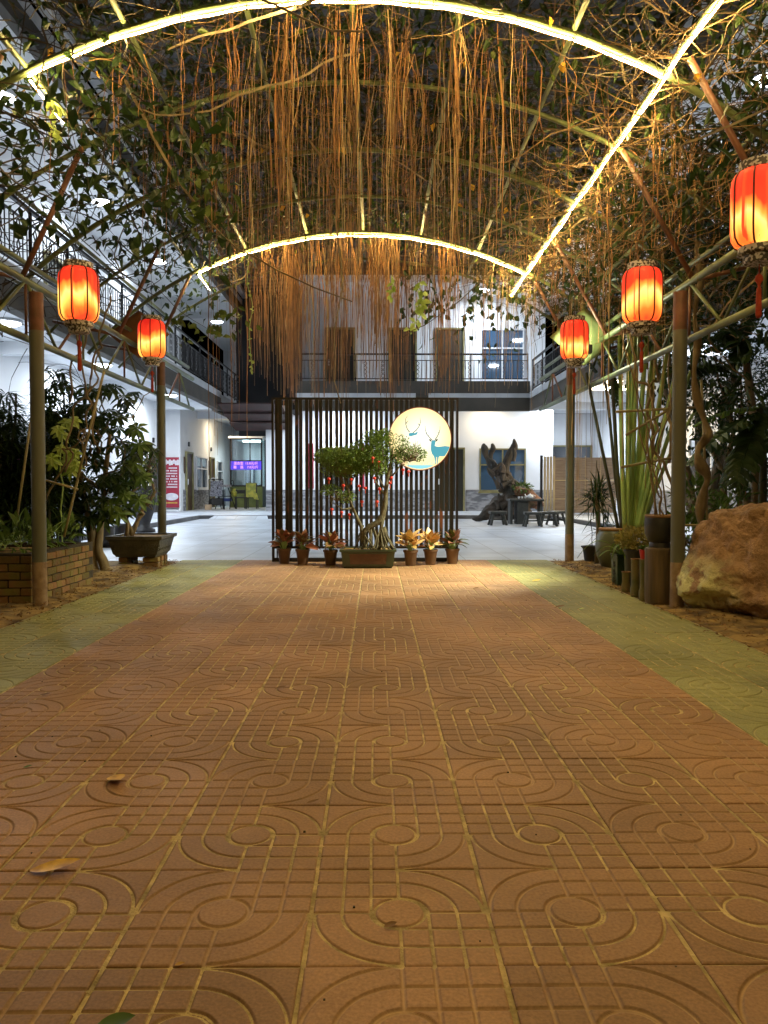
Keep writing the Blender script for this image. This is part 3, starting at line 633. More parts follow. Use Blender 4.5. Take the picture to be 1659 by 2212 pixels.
# ceiling lamps
def clamp(x, y, z, warm=False, lab='', watts=None):
    t = thing('ceiling_light', lab, 'ceiling lamp', (x, y, z), group='round ceiling lamps of the wings')
    obj('lamp_frame', MB().lathe([(.26,-.001),(.27,-.03),(.26,-.05),(.24,-.05),(.24,-.001)], (x,y,z)), M['whiteframe'], t, True)
    obj('diffuser', MB().lathe([(.235,-.02),(.235,-.055),(.18,-.085),(.08,-.1)], (x,y,z)), M['warm_disc' if warm else 'cool_disc'], t, True)
    ld = bpy.data.lights.new('lamp_glow', 'AREA'); ld.shape = 'DISK'; ld.size = .5; ld.energy = watts or CEIL_W; ld.color = WARM if warm else COOL
    lo = bpy.data.objects.new('lamp_glow', ld); COL.objects.link(lo); lo.parent = t; lo.location = (0,0,-.115)
for (x,y,z,wm,lab) in (
    (-LX,13.8,3.85,0,'bright lamp under the left balcony nearest to the brick planter'),(-LX,18.5,3.85,0,'lamp under the left balcony behind the pergola truss'),
    (-LX,24.6,3.85,0,'lamp under the left balcony beside the left rear post'),(-LX+.45,32.6,3.85,1,'warm lamp under the left balcony above the far doors'),
    (-LX,13.7,7.66,0,'lamp on the upper left ceiling at the left picture edge'),(-LX,18.7,7.66,0,'lamp on the upper left ceiling behind large leaves'),
    (-LX,23.5,7.66,0,'lamp on the upper left ceiling above the second lantern'),(-LX,32.0,7.66,0,'farthest lamp on the upper left ceiling'),
    (LX,15.4,3.85,0,'lamp under the right balcony behind palm fronds'),(LX,21.2,3.85,1,'warm lamp under the right balcony beside the green stalks'),
    (LX,27.6,3.85,0,'lamp under the right balcony over the woven panels'),
    (LX,20.4,7.66,0,'lamp on the upper right ceiling seen through vines'),(LX,13.0,7.66,0,'lamp on the upper right ceiling near the big lantern'),
    (3.6,26.8,7.66,0,'lamp on the back balcony ceiling above the upper window'),
    (-1.2,26.9,3.85,0,'lamp under the back balcony behind the slatted screen'),(3.95,27.35,3.85,1,'warm lamp under the back balcony over the driftwood')):
    clamp(x, y, z-.001, wm, lab, 30 if (x == 3.95) else (60 if y > 30 and wm else (150 if x == 3.6 else (115 if z > 7 else None))))

# glass booth
bo = thing('glass_booth', 'lit glass office booth with purple price board', 'booth', (-5.45, 33, .1))
bx0, bx1, by0, by1 = -6.1, -4.75, 33.0, 36.5
obj('lower_panel', MB().box(bx0, bx1, by0, by0+.06, .1, .98), M['canvas'], bo)
obj('lower_panel', MB().box(bx1-.06, bx1, by0+.06, by1, .1, .98), M['blackwood'], bo)
fr = MB()
for x in (bx0, bx1-.06): fr.box(x, x+.06, by0-.01, by0+.05, .98, 3.0)
fr.box(bx0, bx1, by0-.012, by0+.048, 2.94, 3.0).box(bx0+.06, bx1-.06, by0-.008, by0+.05, .98, 1.04).box(bx0+.06,bx1-.06,by0-.008,by0+.05,2.02,2.08).box(-5.28,-5.24,by0,by0+.04,1.04,2.94)
for y in (34.1, 35.3, by1): fr.box(bx1-.06, bx1+.002, y-.03, y+.03, .98, 3.0)
obj('booth_frame', fr, M['iron'], bo)
for (x0,x1,z0,z1) in ((bx0+.06,-5.28,1.04,1.72),(-5.24,bx1-.06,1.04,1.72),(bx0+.06,-5.28,2.08,2.94),(-5.24,bx1-.06,2.08,2.94)):
    obj('pane', MB().box(x0,x1,by0+.015,by0+.03,z0,z1), M['clear'], bo)
for y0_ in (by0+.05, 34.13, 35.33): obj('pane', MB().box(bx1-.04,bx1-.02,y0_,y0_+1.1,1.04,2.94), M['clear'], bo)
obj('booth_roof', MB().box(bx0-.05,bx1+.05,by0-.05,by1,3.0,3.08), M['whiteframe'], bo)
obj('back_wall', MB().box(bx0,bx1-.06,by1-.06,by1,.1,3.0), M['wall'], bo)
obj('desk', MB().box(-5.6,-4.9,33.6,34.4,.9,1.0).box(-5.55,-5.5,33.6,34.4,.1,.9), M['whiteframe'], bo)
obj('cabinet', MB().box(-5.9,-5.55,35.6,36.3,.1,1.9), M['stripe'], bo)
obj('ceiling_lamp', MB().box(-5.8,-5.0,34.4,34.6,2.92,2.97), emis('booth_tube', (0.75,0.95,1.0), 12), bo)
ld = bpy.data.lights.new('booth_glow','AREA'); ld.shape='RECTANGLE'; ld.size=.8; ld.size_y=.2; ld.energy=45; ld.color=(0.72,0.93,1.0)
lo = bpy.data.objects.new('booth_glow', ld); COL.objects.link(lo); lo.parent = bo; lo.location = Vector((-5.4,34.5,2.9))-Vector((-5.45,33,.1))
def text(body, size, x, y, z, m, parent, name='lettering', rz=0, ext=.003, align='CENTER'):
    c = bpy.data.curves.new('t', 'FONT'); c.body = body; c.size = size; c.align_x = align; c.align_y = 'CENTER'; c.extrude = ext; c.resolution_u = 2
    to = bpy.data.objects.new('t', c); COL.objects.link(to); bpy.context.view_layer.update()
    me = bpy.data.meshes.new_from_object(to.evaluated_get(bpy.context.evaluated_depsgraph_get())); bpy.data.objects.remove(to)
    o = bpy.data.objects.new(name, me); COL.objects.link(o); me.materials.clear(); me.materials.append(m)
    o.parent = parent; o.location = Vector((x,y,z)) - worldorg(parent); o.rotation_euler = (PI/2, 0, rz); return o
sgn = obj('price_board', MB().box(bx0+.04, bx1-.04, by0-.05, by0-.014, 1.68, 2.04), emis('violet_board', (0.06,0.03,0.55), 1.6), bo)
M['signtext'] = emis('pink_led_text', (1.0,0.45,0.75), 1.6)
ORG[sgn.name] = ORG[bo.name]
text('混合型  13.0元/斤', .135, (bx0+bx1)/2, by0-.056, 1.94, M['signtext'], sgn)
text('菌    菇    7.0元/斤', .135, (bx0+bx1)/2, by0-.056, 1.78, M['signtext'], sgn)

# roll-up banner
bn = thing('banner_stand', 'red roll-up banner with white text beside the brown door', 'banner', (-7.2, 27.6, .1))
bl, br_ = P(354,1100,27.6).x, P(387,1100,27.6).x
obj('banner_board', MB().box(bl, br_, 27.62, 27.64, .24, 2.0), M['signred'], bn)
obj('banner_base', MB().box(bl-.02, br_+.05, 27.5, 27.75, .1, .17, bev=.02), M['whiteframe'], bn)
obj('banner_pole', MB().box(br_-.02, br_+.04, 27.65, 27.68, .17, 2.03), M['whiteframe'], bn)
pr = MB(); random.seed(3)
for r_ in range(8):
    z = 1.60-.095*r_; x = bl+.06 + (.12 if r_ == 0 else 0)
    while x < br_-.07:
        if random.random() < .9: pr.box(x, x+.03, 27.608, 27.616, z, z+.045)
        x += .042
obj('printed_text', pr, M['printwhite'], bn)
pr = MB()
for q in range(7): pr.box(bl+.05+q*.07, bl+.11+q*.07, 27.606, 27.617, 1.74+.03*math.sin(q*2), 1.9+.02*math.cos(q*3))
obj('printed_title', pr, M['printwhite'], bn)
obj('printed_picture', MB().lathe([(.001,0),(.001,0)],(0,0,0),3) if False else poly(MB(), [(bl+.03+ (br_-bl-.06)*(.5+.5*math.cos(a)), .62+.13*math.sin(a)) for a in np.linspace(0,2*PI,22)[:-1]], 27.607, 27.618), M['printwhite'], bn)
pr = MB(); x = bl+.08
while x < br_-.08: pr.box(x, x+.035, 27.608, 27.617, .38, .43); x += .05
obj('printed_line', pr, M['printyellow'], bn)

# things in front of the booth
def chair(name, label, cat, c, m, back_h=.9, w=.45, rz=0, group=None):
    t = thing(name, label, cat, c, rz, group); lo_ = True
    obj('seat', MB().box(-w/2,w/2,-w/2,w/2,.42,.47,bev=.01), m, t, local=True)
    for sx in (-1,1):
        for sy in (-1,1): obj('leg', MB().box(sx*w*.44-.02,sx*w*.44+.02,sy*w*.44-.02,sy*w*.44+.02,0,.42), m, t, local=True)
    obj('backrest', MB().box(-w/2,w/2,w/2-.04,w/2,.6,back_h,bev=.01).box(-w/2,-w/2+.04,w/2-.038,w/2-.002,.47,.6).box(w/2-.04,w/2,w/2-.038,w/2-.002,.47,.6), m, t, local=True)
    return t
p = P(545,1098,31.5); ch = chair('wooden_chair', 'dark wooden chair draped with a yellow patterned cloth', 'chair', (p.x, 31.5, .101), M['blackwood'], 1.0, rz=PI)
clo = MB().box(-.2,.18,-.262,-.232,.45,.99).add([(.0,-.265,.6),(.22,-.27,.62),(.30,-.27,.35),(.12,-.268,.38)],[(0,1,2,3)]).box(-.2,.2,-.23,-.16,1.001,1.02)
cl = obj('draped_cloth', clo, M['yellowbag'], local=True); cl.location = (p.x, 31.5, .101); tag(cl, 'yellow green patterned cloth hung over the chair by the booth', 'cloth')
p = P(520,1098,31.2); chair('wooden_chair', 'low dark wooden stool chair left of the cloth draped chair', 'chair', (p.x, 31.2, .101), M['blackwood'], .75, .42, .3)
p = P(505,1098,31.4); bg_ = obj('plastic_bag', MB().lathe([(.05,0),(.12,.05),(.13,.18),(.06,.26),(.09,.32)], (0,0,0), 10), M['yellowbag'], local=True, smooth=True); bg_.location=(p.x+.05,31.15,.575); tag(bg_, 'yellow plastic bag on the low chair before the booth', 'bag')
def stroller(c):
    t = thing('stroller', 'black folding stroller with grey striped canvas back', 'stroller', c, .25)
    obj('canvas', MB().add([(-.25,-.1,.5),(.2,-.1,.5),(.25,.15,1.1),(-.2,.15,1.1),(-.25,-.08,.5),(.2,-.08,.5),(.25,.17,1.1),(-.2,.17,1.1)],[(0,1,2,3),(7,6,5,4),(0,4,5,1),(2,6,7,3),(1,5,6,2),(3,7,4,0)]), M['stripe'], t, local=True)
    f = MB()
    for s in (-.27,.27): f.tube([(s,-.35,.08),(s,.1,.62),(s,.25,1.15)], .016, 6); f.tube([(s,.35,.08),(s,-.1,.5)], .016, 6)
    f.tube([(-.27,.25,1.15),(.27,.25,1.15)], .018, 6)
    obj('frame', f, M['iron'], t, local=True)
    obj('basket', MB().box(-.24,.24,-.2,.2,.16,.42,bev=.04), M['darkpot'], t, local=True)
    obj('handle_grip', MB().tube([(-.1+.1*math.cos(a),.25,1.12+.09*math.sin(a)) for a in np.linspace(0,2*PI,13)], .02, 6), M['whiteframe'], t, local=True)
    for sx in (-.27,.27):
        for sy in (-.35,.35):
            w_ = MB(); w_.tube([(sx-.02,sy,.085),(sx+.02,sy,.085)], .085, 14); obj('wheel', w_, M['iron'], t, local=True)
p = P(462,1098,30.6); stroller((p.x+.1, 30.6, .101))
def easel(c):
    t = thing('folding_rack', 'dark folding rack with tubular arms beside the stroller', 'rack', c, -.2)
    f = MB()
    for s in (-.3,.3):
        f.tube([(s,-.3,0),(s*.6,.2,1.0)], .02, 6); f.tube([(s,.3,0),(s*.7,-.25,.85)], .02, 6)
    obj('frame', f.tube([(-.25,-.1,.5),(.25,-.1,.5)],.018,6), M['iron'], t, local=True)
    for s in (-1,1): obj('arm_loop', MB().tube([(s*.25+.06*math.cos(a),.1,1.0+.12*math.sin(a)) for a in np.linspace(0,2*PI,13)], .015, 6), M['iron'], t, local=True)
    obj('tray', MB().box(-.22,.22,-.12,.12,.86,.95,bev=.02), M['lace'], t, local=True)
    obj('sling', MB().box(-.24,.24,-.15,.1,.30,.42,bev=.03), M['blue'], t, local=True)
p = P(487,1098,30.8); easel((p.x, 30.8, .101))
p = P(450,1104,29.6); cb = obj('cardboard_box', MB().box(-.11,.11,-.1,.1,0,.2,bev=.008), M['plasterwhite'], local=True); cb.location = (p.x, 29.6, .101); tag(cb, 'small tan cardboard box on the walkway before the stroller', 'box')

# ------------------------------------------------------------ pergola
VC, VR, VA = -.18, 4.66, 4.17     # vault centre x, radius, apex height
def vz(x): return VA - VR + math.sqrt(max(.01, VR*VR-(x-VC)**2))
pg = thing('pergola', 'arched green pipe pergola over the paved path carrying vines', 'pergola', (0, 6.3, 0))
POSTS = [(-2.70,6.33,2.50),(-2.74,10.1,2.55),(2.41,6.25,2.50),(2.47,10.0,2.55),(-2.66,2.5,2.5),(2.42,2.5,2.5)]
for x, y, h in POSTS:
    po = obj('post', MB().tube([(x,y,.36),(x,y,h-.30)], .055, 20), M['post'], pg, angle=40)
    ORG[po.name] = ORG[pg.name]
    obj('post_foot', MB().tube([(x,y,-.02),(x,y,.36)], .0565, 20), M['postfoot'], po, angle=40)
    obj('post_top', MB().tube([(x,y,h-.30),(x,y,h)], .0562, 20), M['posttop'], po, angle=40)
for y in (-.9, .3, 1.5, 2.7, 3.9, 5.25, 6.35, 7.6, 8.8, 10.03, 11.2):
    pts = []
    for k in range(29):
        x = VC-3.45+6.9*k/28; pts.append((x, y, vz(x)))
    obj('arch_rib', MB().tube(pts, .024 if y in (5.25,10.03,7.6) else .019, 8), M['pipe'], pg, True)
for x in (-3.4,-2.9,-2.28,-1.64,-.87,-.16,.57,1.3,1.91,2.55,3.1):
    z = vz(x)+.035
    obj('purlin', MB().tube([(x,-1.1,z),(x,5,z+random.uniform(-.02,.02)),(x,11.4,z)], .019, 8), M['pipe'], pg, True)
for s, x in ((-1,-2.82),(1,2.55)):
    for z, r in ((2.80,.022),(2.62,.03),(2.16,.03)):
        obj('truss_chord', MB().tube([(x+s*(.06 if z > 2.7 else .0), -.5, z),(x+s*(.06 if z > 2.7 else .0), 12.2, z)], r, 8), M['pipe'], pg, True)
    k = 0; y = -.4
    while y < 11.6:
        obj('truss_web', MB().tube([(x,y,2.16),(x,y+.62,2.62)], .014, 6), M['pipe' if k%3 else 'rustpipe'], pg, True)
        obj('truss_web', MB().tube([(x,y+.62,2.62),(x,y+1.24,2.16)], .014, 6), M['pipe'], pg, True)
        obj('truss_web', MB().tube([(x,y+.62,2.16),(x,y+.62,2.62)], .012, 6), M['rustpipe' if k%2 else 'pipe'], pg, True)
        y += 1.24; k += 1
    for y in (2.6, 5.0, 6.35, 8.7, 10.03):
        xr = VC + s*2.15
        obj('brace', MB().tube([(x,y,2.62),(xr,y,vz(xr))], .022, 8), M['rustpipe'], pg, True)
        obj('brace', MB().tube([(x,y,2.62),(VC+s*3.35,y,vz(VC+s*3.35)+.02)], .018, 8), M['rustpipe'], pg, True)
# light strips tied under the ribs and rails
def sleevemat():
    m, nt, b = newmat('amber_halo_sleeve'); t = N(nt, 'ShaderNodeBsdfTransparent'); e = N(nt, 'ShaderNodeEmission'); e.inputs[0].default_value = (1.0,.52,.13,1); e.inputs[1].default_value = 2.4  # glowing amber shell added round the tube for the strip's halo edge
    mx = N(nt, 'ShaderNodeMixShader'); mx.inputs[0].default_value = .42; nt.links.new(t.outputs[0], mx.inputs[1]); nt.links.new(e.outputs[0], mx.inputs[2]); nt.links.new(mx.outputs[0], nt.nodes['Material Output'].inputs[0]); return m
M['sleeve'] = sleevemat()
def strip(pts, label, name='light_strip'):
    t = thing(name, label, 'light strip', pts[len(pts)//2], group='warm light strips on the pergola')
    obj('glowing_tube', MB().tube(pts, .0050, 6), M['led'], t, True)
    L_ = sum((Vector(pts[i+1])-Vector(pts[i])).length for i in range(len(pts)-1)); nb = int(L_/.014); sl = []
    for i in range(nb+1):
        u_ = i/nb*(len(pts)-1); k_ = min(len(pts)-2, int(u_)); sl.append(Vector(pts[k_]).lerp(Vector(pts[k_+1]), u_-k_))
    obj('halo_sleeve', MB().tube(sl, [.0125 if i % 2 else .0090 for i in range(len(sl))], 8), M['sleeve'], t, True)
    for k in range(3, len(pts)-1, 9):
        a, b = Vector(pts[k]), Vector(pts[k+1]); d = (b-a).normalized()
        obj('cable_tie', MB().tube([a-d*.006, a+d*.006], .015, 6), M['iron'], t)
def archpts(y, x0, x1, n=36): return [(x0+(x1-x0)*k/(n-1), y-.02, vz(x0+(x1-x0)*k/(n-1))-.052+.005*math.sin(k*1.7)) for k in range(n)]
strip(archpts(5.25,-2.26,1.88), 'warm light strip along the near arch at the top of the view')
strip(archpts(10.03,-2.23,1.86), 'warm light strip along the far arch above the screen')
strip(archpts(.25,-2.26,1.88), 'warm light strip along the arch above the viewpoint')
strip([(1.905+.006*math.sin(k*.9), 0.2+11.1*k/60, vz(1.91)-.028+.006*math.sin(k*1.3)) for k in range(61)], 'long warm light strip down the right rail of the vault')
strip([(-2.28, 5.3+.55*k/7, vz(-2.28)-.03-.004*k) for k in range(8)], 'short warm light strip on the left rail below the near arch')
strip([(-2.24, 10.06+.65*k/7, vz(-2.28)-.03-.004*k) for k in range(8)], 'short warm light strip on the left rail below the far arch')

# lanterns
def lanternmat():
    m, nt, b = newmat('lit_red_lantern_silk')
    tc = N(nt, 'ShaderNodeTexCoord'); sp = N(nt, 'ShaderNodeSeparateXYZ'); nt.links.new(tc.outputs['Object'], sp.inputs[0])
    oi = N(nt, 'ShaderNodeObjectInfo')
    ns = N(nt, 'ShaderNodeTexNoise'); ns.inputs['Scale'].default_value = 5; ns.inputs['Detail'].default_value = 3
    mp = N(nt, 'ShaderNodeMapping'); mp.inputs['Scale'].default_value = (1,1,.35); nt.links.new(tc.outputs['Object'], mp.inputs[0])
    av = N(nt, 'ShaderNodeVectorMath', operation='ADD'); r9 = N(nt, 'ShaderNodeMath', operation='MULTIPLY'); r9.inputs[1].default_value = 50
    nt.links.new(oi.outputs['Random'], r9.inputs[0]); nt.links.new(mp.outputs[0], av.inputs[0]); nt.links.new(r9.outputs[0], av.inputs[1]); nt.links.new(av.outputs[0], ns.inputs['Vector'])
    a = N(nt, 'ShaderNodeMath', operation='MULTIPLY'); a.inputs[1].default_value = .44; nt.links.new(ns.outputs['Fac'], a.inputs[0])
    s = N(nt, 'ShaderNodeMath', operation='ADD'); nt.links.new(a.outputs[0], s.inputs[0]); nt.links.new(sp.outputs['Z'], s.inputs[1])
    rp = N(nt, 'ShaderNodeValToRGB'); e = rp.color_ramp.elements
    mr = N(nt, 'ShaderNodeMapRange'); mr.inputs['From Min'].default_value = -.04; mr.inputs['From Max'].default_value = .42; nt.links.new(s.outputs[0], mr.inputs[0]); nt.links.new(mr.outputs[0], rp.inputs[0])
    e[0].position = 0; e[0].color = (.70,.05,.015,1); e[1].position = 1; e[1].color = (.40,.008,.006,1)
    for p_, c_ in ((.18,(.95,.18,.02,1)),(.36,(1.0,.62,.10,1)),(.46,(1.0,.70,.20,1)),(.55,(1.0,.34,.04,1)),(.66,(.62,.03,.01,1))):
        q = e.new(p_); q.color = c_
    st = N(nt, 'ShaderNodeTexNoise'); st.inputs['Scale'].default_value = 26; st.inputs['Detail'].default_value = 3; m3 = N(nt, 'ShaderNodeMapping'); m3.inputs['Scale'].default_value = (1,1,.07)
    nt.links.new(av.outputs[0], m3.inputs[0]); nt.links.new(m3.outputs[0], st.inputs['Vector']); q3 = N(nt, 'ShaderNodeMapRange'); q3.inputs['From Min'].default_value = .56; q3.inputs['From Max'].default_value = .64; nt.links.new(st.outputs['Fac'], q3.inputs[0])
    x3 = N(nt, 'ShaderNodeMix', data_type='RGBA'); x3.inputs[7].default_value = (.72,.05,.012,1); nt.links.new(q3.outputs[0], x3.inputs[0]); nt.links.new(rp.outputs[0], x3.inputs[6])
    nt.links.new(x3.outputs[2], b.inputs['Emission Color']); b.inputs['Emission Strength'].default_value = 1.6
    b.inputs['Base Color'].default_value = (.5,.04,.02,1); b.inputs['Roughness'].default_value = .7
    return m
M['lantern'] = lanternmat(); M['ribred'] = mat('dark_red_rib', (.16,.006,.004), (.10,.004,.003), 5, .6)
def lantern(label):
    t = thing('red_lantern', label, 'lantern', (0,0,0), group='red silk lanterns hung from the pergola')
    r = .148; hh = .20
    prof = [(.100,-hh),(.125,-hh+.014),(.142,-hh+.045),(r,-hh+.09),(r,hh-.09),(.142,hh-.045),(.125,hh-.014),(.100,hh)]
    s = 32; mb = MB(); vs = []
    for rr, z in prof:
        for k in range(s):
            q = 2*PI*k/s; f = 1-.035*abs(math.cos(4*q)) ** .5 if False else 1-.03*(1-abs(math.sin(4*q)))
            vs.append((rr*f*math.cos(q), rr*f*math.sin(q), z))
    mb.add(vs, [(i*s+k, i*s+(k+1)%s, (i+1)*s+(k+1)%s, (i+1)*s+k) for i in range(len(prof)-1) for k in range(s)])
    obj('lamp_shade', mb, M['lantern'], t, True, local=True)
    for k in range(8):
        q = 2*PI*k/8; pts = [(rr*.985*math.cos(q), rr*.985*math.sin(q), z) for rr, z in prof]
        obj('rib', MB().tube(pts, .0055, 6), M['ribred'], t, True, local=True)
    obj('top_ring', MB().lathe([(.09,hh+.045),(.108,hh+.045),(.108,hh),(.10,hh-.004),(.088,hh)], sides=28), M['lace'], t, local=True, angle=40)
    obj('bottom_ring', MB().lathe([(.098,-hh+.004),(.108,-hh-.002),(.108,-hh-.034),(.092,-hh-.042),(.080,-hh-.044),(.082,-hh-.068),(.075,-hh-.086),(.05,-hh-.087)], sides=28), M['lace'], t, local=True, angle=40)
    obj('cord', MB().tube([(0,0,hh+.02),(0,0,hh+.16)], .003, 5), M['iron'], t, local=True)
    tz = -hh-.087
    k_ = obj('tassel', MB().tube([(0,0,tz),(0,0,tz-.05)], .003, 5).lathe([(.004,-.05),(.018,-.065),(.022,-.085),(.012,-.10),(.006,-.12),(.012,-.13),(.013,-.145),(.016,-.27),(.010,-.285)], (0,0,tz), 10), M['tassel'], t, True, local=True)
    return t
LN = [(170,638,6.05,'red lantern with a torn patch beside the left front post'),(328,733,8.6,'small red lantern in front of the left rear post'),
      (1387,640,5.95,'red lantern streaked with drips, left of the right front post'),(1241,735,8.4,'dimmer red lantern in front of the right rear post'),
      (1642,452,4.2,'largest red lantern, cut by the right picture edge')]
l0 = None
for x, y, Y, lab in LN:
    p = P(x, y, Y)
    if l0 is None: l0 = lantern(lab); l0.location = p
    else: o = dup(l0, p, random.uniform(0, .78), lab)
    tz = vz(p.x)
    # hanging wire up to the pergola
    hw = obj('hanging_wire', MB().tube([(p.x,p.y,p.z+.37),(p.x,p.y,p.z+.37+max(.05,(min(tz,3.4)-p.z-.37)))], .003, 4), M['iron']); tag(hw, 'thin wire holding '+lab, 'wire', 'wires holding the lanterns')

fl = thing('floodlight', 'small white floodlight glaring behind the right rear lantern', 'floodlight', (2.34, 8.75, 2.50))
obj('lamp_housing', MB().box(2.28,2.40,8.74,8.80,2.44,2.54,bev=.01), M['iron'], fl)
obj('lamp_glass', MB().box(2.275,2.2795,8.75,8.79,2.45,2.53), emis('flood_lens', (.95,1,.8), 60), fl)
ld = bpy.data.lights.new('flood_beam', 'SPOT'); ld.energy = 1000; ld.color = (1.0,.95,.62); ld.spot_size = R(78); ld.spot_blend = .8; ld.shadow_soft_size = .05
lo = bpy.data.objects.new('flood_beam', ld); COL.objects.link(lo); lo.parent = fl; lo.location = (-.09, 0, -.02)
lsp = bpy.data.lights.new('flood_spill', 'POINT'); lsp.energy = 34; lsp.color = (.93,1.0,.66); lsp.shadow_soft_size = .05; osp = bpy.data.objects.new('flood_spill', lsp); COL.objects.link(osp); osp.parent = fl; osp.location = (-.1,0,.0)
lo.rotation_euler = (Vector((.35, 8.7, .15))-Vector((2.25,8.75,2.48))).to_track_quat('-Z','Y').to_euler()
# diamond sheets behind the rear lanterns
def diamond(c, Y, w, h, m, label, nm='canvas_sheet'):
    p = P(c[0], c[1], Y); mb = MB(); n = 8; vs = []
    for j in range(n+1):
        for i in range(n+1):
            u = i/n; v = j/n
            x = (u-v)*w/2; z = (1-u-v)*h/2
            vs.append((x, .03*math.sin(u*PI)*math.sin(v*PI)*2, z))
    fs = [(j*(n+1)+i, j*(n+1)+i+1, (j+1)*(n+1)+i+1, (j+1)*(n+1)+i) for j in range(n) for i in range(n)]
    o = obj(nm, mb.add(vs, fs), m, local=True, smooth=True); o.location = p
    md = o.modifiers.new('solid','SOLIDIFY'); md.thickness = .006
    tag(o, label, 'sheet'); return o
diamond((1262,728), 8.9, .78, .66, M['canvas'], 'pale green diamond shaped sheet behind the right rear lantern')
diamond((300,722), 9.3, .72, .56, M['canvas_rust'], 'rust brown diamond shaped sheet behind the left rear lantern')

# ------------------------------------------------------------ slatted screen and moon lamp
SY = 10.12
sx0, sx1 = P(588,1200,SY).x, P(989,1200,SY).x; sz1 = P(700,859,SY).z
scr = thing('slatted_screen', 'tall dark slatted timber screen closing the end of the path', 'screen', ((sx0+sx1)/2, SY, 0))
f = MB()
f.box(sx0, sx0+.03, SY-.03, SY+.03, .002, sz1).box(sx1-.03, sx1, SY-.03, SY+.03, .002, sz1).box(sx0+.03, sx1-.03, SY-.03, SY+.03, sz1-.03, sz1)
f.box(sx0+.03, sx1-.03, SY-.03, SY+.03, .17, .20).box(sx0+.03, sx1-.03, SY-.035, SY+.03, .004, .05)
f.box(sx0+.06, sx0+.075, SY-.028, SY-.01, .05, sz1-.03).box(sx1-.075, sx1-.06, SY-.028, SY-.01, .05, sz1-.03)
obj('steel_frame', f, M['cage'], scr)
npitch = 18; pit = (sx1-sx0-.09)/npitch; x = sx0+.045
for k in range(npitch):
    u = k/(npitch-1); g1 = .036-.013*u; g2 = .001+.020*min(1, u*1.6); w_ = (pit-g1-g2)/2
    for q in range(2):
        x0_ = x + (0 if q == 0 else w_+g2)
        yq = SY-.018
        obj('slat', MB().box(x0_, x0_+w_, yq, yq+.03, .20, sz1-.03), M['slat'], scr)
    x += pit
mx_, mz_ = P(907,948,SY-.09).x, P(907,948,SY-.09).z; MR = .393
moon = thing('moon_lamp', 'round glowing light box with two deer silhouettes on the screen', 'lamp', (mx_, SY-.045, mz_))
def moonmat():
    m, nt, b = newmat('moon_light_face'); tc = N(nt, 'ShaderNodeTexCoord'); ln = N(nt, 'ShaderNodeVectorMath', operation='LENGTH')
    mp = N(nt, 'ShaderNodeMapping'); mp.inputs['Location'].default_value = (-.03,.0,-.03); nt.links.new(tc.outputs['Object'], mp.inputs[0]); nt.links.new(mp.outputs[0], ln.inputs[0])
    rp = N(nt, 'ShaderNodeValToRGB'); e = rp.color_ramp.elements; mr = N(nt, 'ShaderNodeMapRange'); mr.inputs['From Max'].default_value = .45
    nt.links.new(ln.outputs['Value'], mr.inputs[0]); nt.links.new(mr.outputs[0], rp.inputs[0])
    e[0].color = (1.0,1.0,.92,1); e[0].position = .15; e[1].color = (1.0,.66,.36,1); e[1].position = 1.0; q = e.new(.5); q.color = (1.0,.95,.66,1); q = e.new(.85); q.color = (1.0,.80,.36,1)
    nt.links.new(rp.outputs[0], b.inputs['Emission Color']); b.inputs['Emission Strength'].default_value = 1.25; b.inputs['Base Color'].default_value = (.05,.05,.04,1); return m
def disc(y0, y1, r, n=72, r2=None):
    mb = MB(); return poly(mb, [(mx_+r*math.cos(2*PI*k/n), mz_+r*math.sin(2*PI*k/n)) for k in range(n)], y0, y1)
yf = SY-.105
obj('light_box', disc(yf, SY-.05, MR), moonmat(), moon)
rg = MB(); n = 72; rr = [(MR+.001,yf-.006),(MR+.012,yf-.006),(MR+.012,SY-.046),(MR+.001,SY-.046)]
rg.rings([[(mx_+a*math.cos(2*PI*k/n), b_, mz_+a*math.sin(2*PI*k/n)) for a, b_ in rr] for k in range(n+1)], caps=False)
obj('rim', rg, mat('red_copper_rim', (.35,.10,.06), (.25,.07,.04), 5, .4, metal=.6), moon)
M['deerblue'] = emis('backlit_blue_print', (.07,.42,.52), 1.0); M['antler'] = emis('backlit_dark_print', (.03,.12,.10), .5); M['water'] = emis('backlit_pale_blue_print', (.30,.85,.95), 1.0)
def mc(p): return (mx_+(p[0]-805)/610*MR, mz_+(790-p[1])/610*MR)
deer2 = [(1030,850),(1042,826),(1070,818),(1100,818),(1114,845),(1105,885),(1097,930),(1125,942),(1170,948),(1230,942),(1300,932),(1388,945),(1378,990),(1340,1060),(1292,1130),(1240,1135),(1195,1132),(1175,1150),(1162,1220),(1152,1298),(1141,1290),(1143,1150),(1126,1147),(1121,1300),(1110,1292),(1096,1180),(1080,1135),(1040,1080),(1020,1000),(1022,920)]
d2 = obj('deer_silhouette', poly(MB(), [mc(p) for p in deer2][::-1], yf-.004, yf-.0005), M['deerblue'], moon)
deer1 = [(582,692),(600,678),(655,670),(705,682),(750,652),(763,668),(742,706),(702,720),(665,728),(630,742),(592,735)]
obj('deer_silhouette', poly(MB(), [mc(p) for p in deer1][::-1], yf-.004, yf-.0005), M['deerblue'], moon)
an = MB()
for line in ([(1050,818),(1000,772),(940,700),(912,620),(905,540)],[(940,700),(926,676),(916,668)],[(975,745),(965,715)],[(1100,815),(1142,752),(1180,680),(1200,600),(1200,545)],[(1180,680),(1168,655)],
             [(600,660),(550,590),(525,500),(520,400),(560,338)],[(530,490),(572,435)],[(670,670),(740,612),(790,540),(817,460),(806,380)],[(795,525),(768,488)]):
    an.tube([(mc(p)[0], yf-.004, mc(p)[1]) for p in line], [.0055*(1-.6*i/(len(line)-1)) for i in range(len(line))], 5)
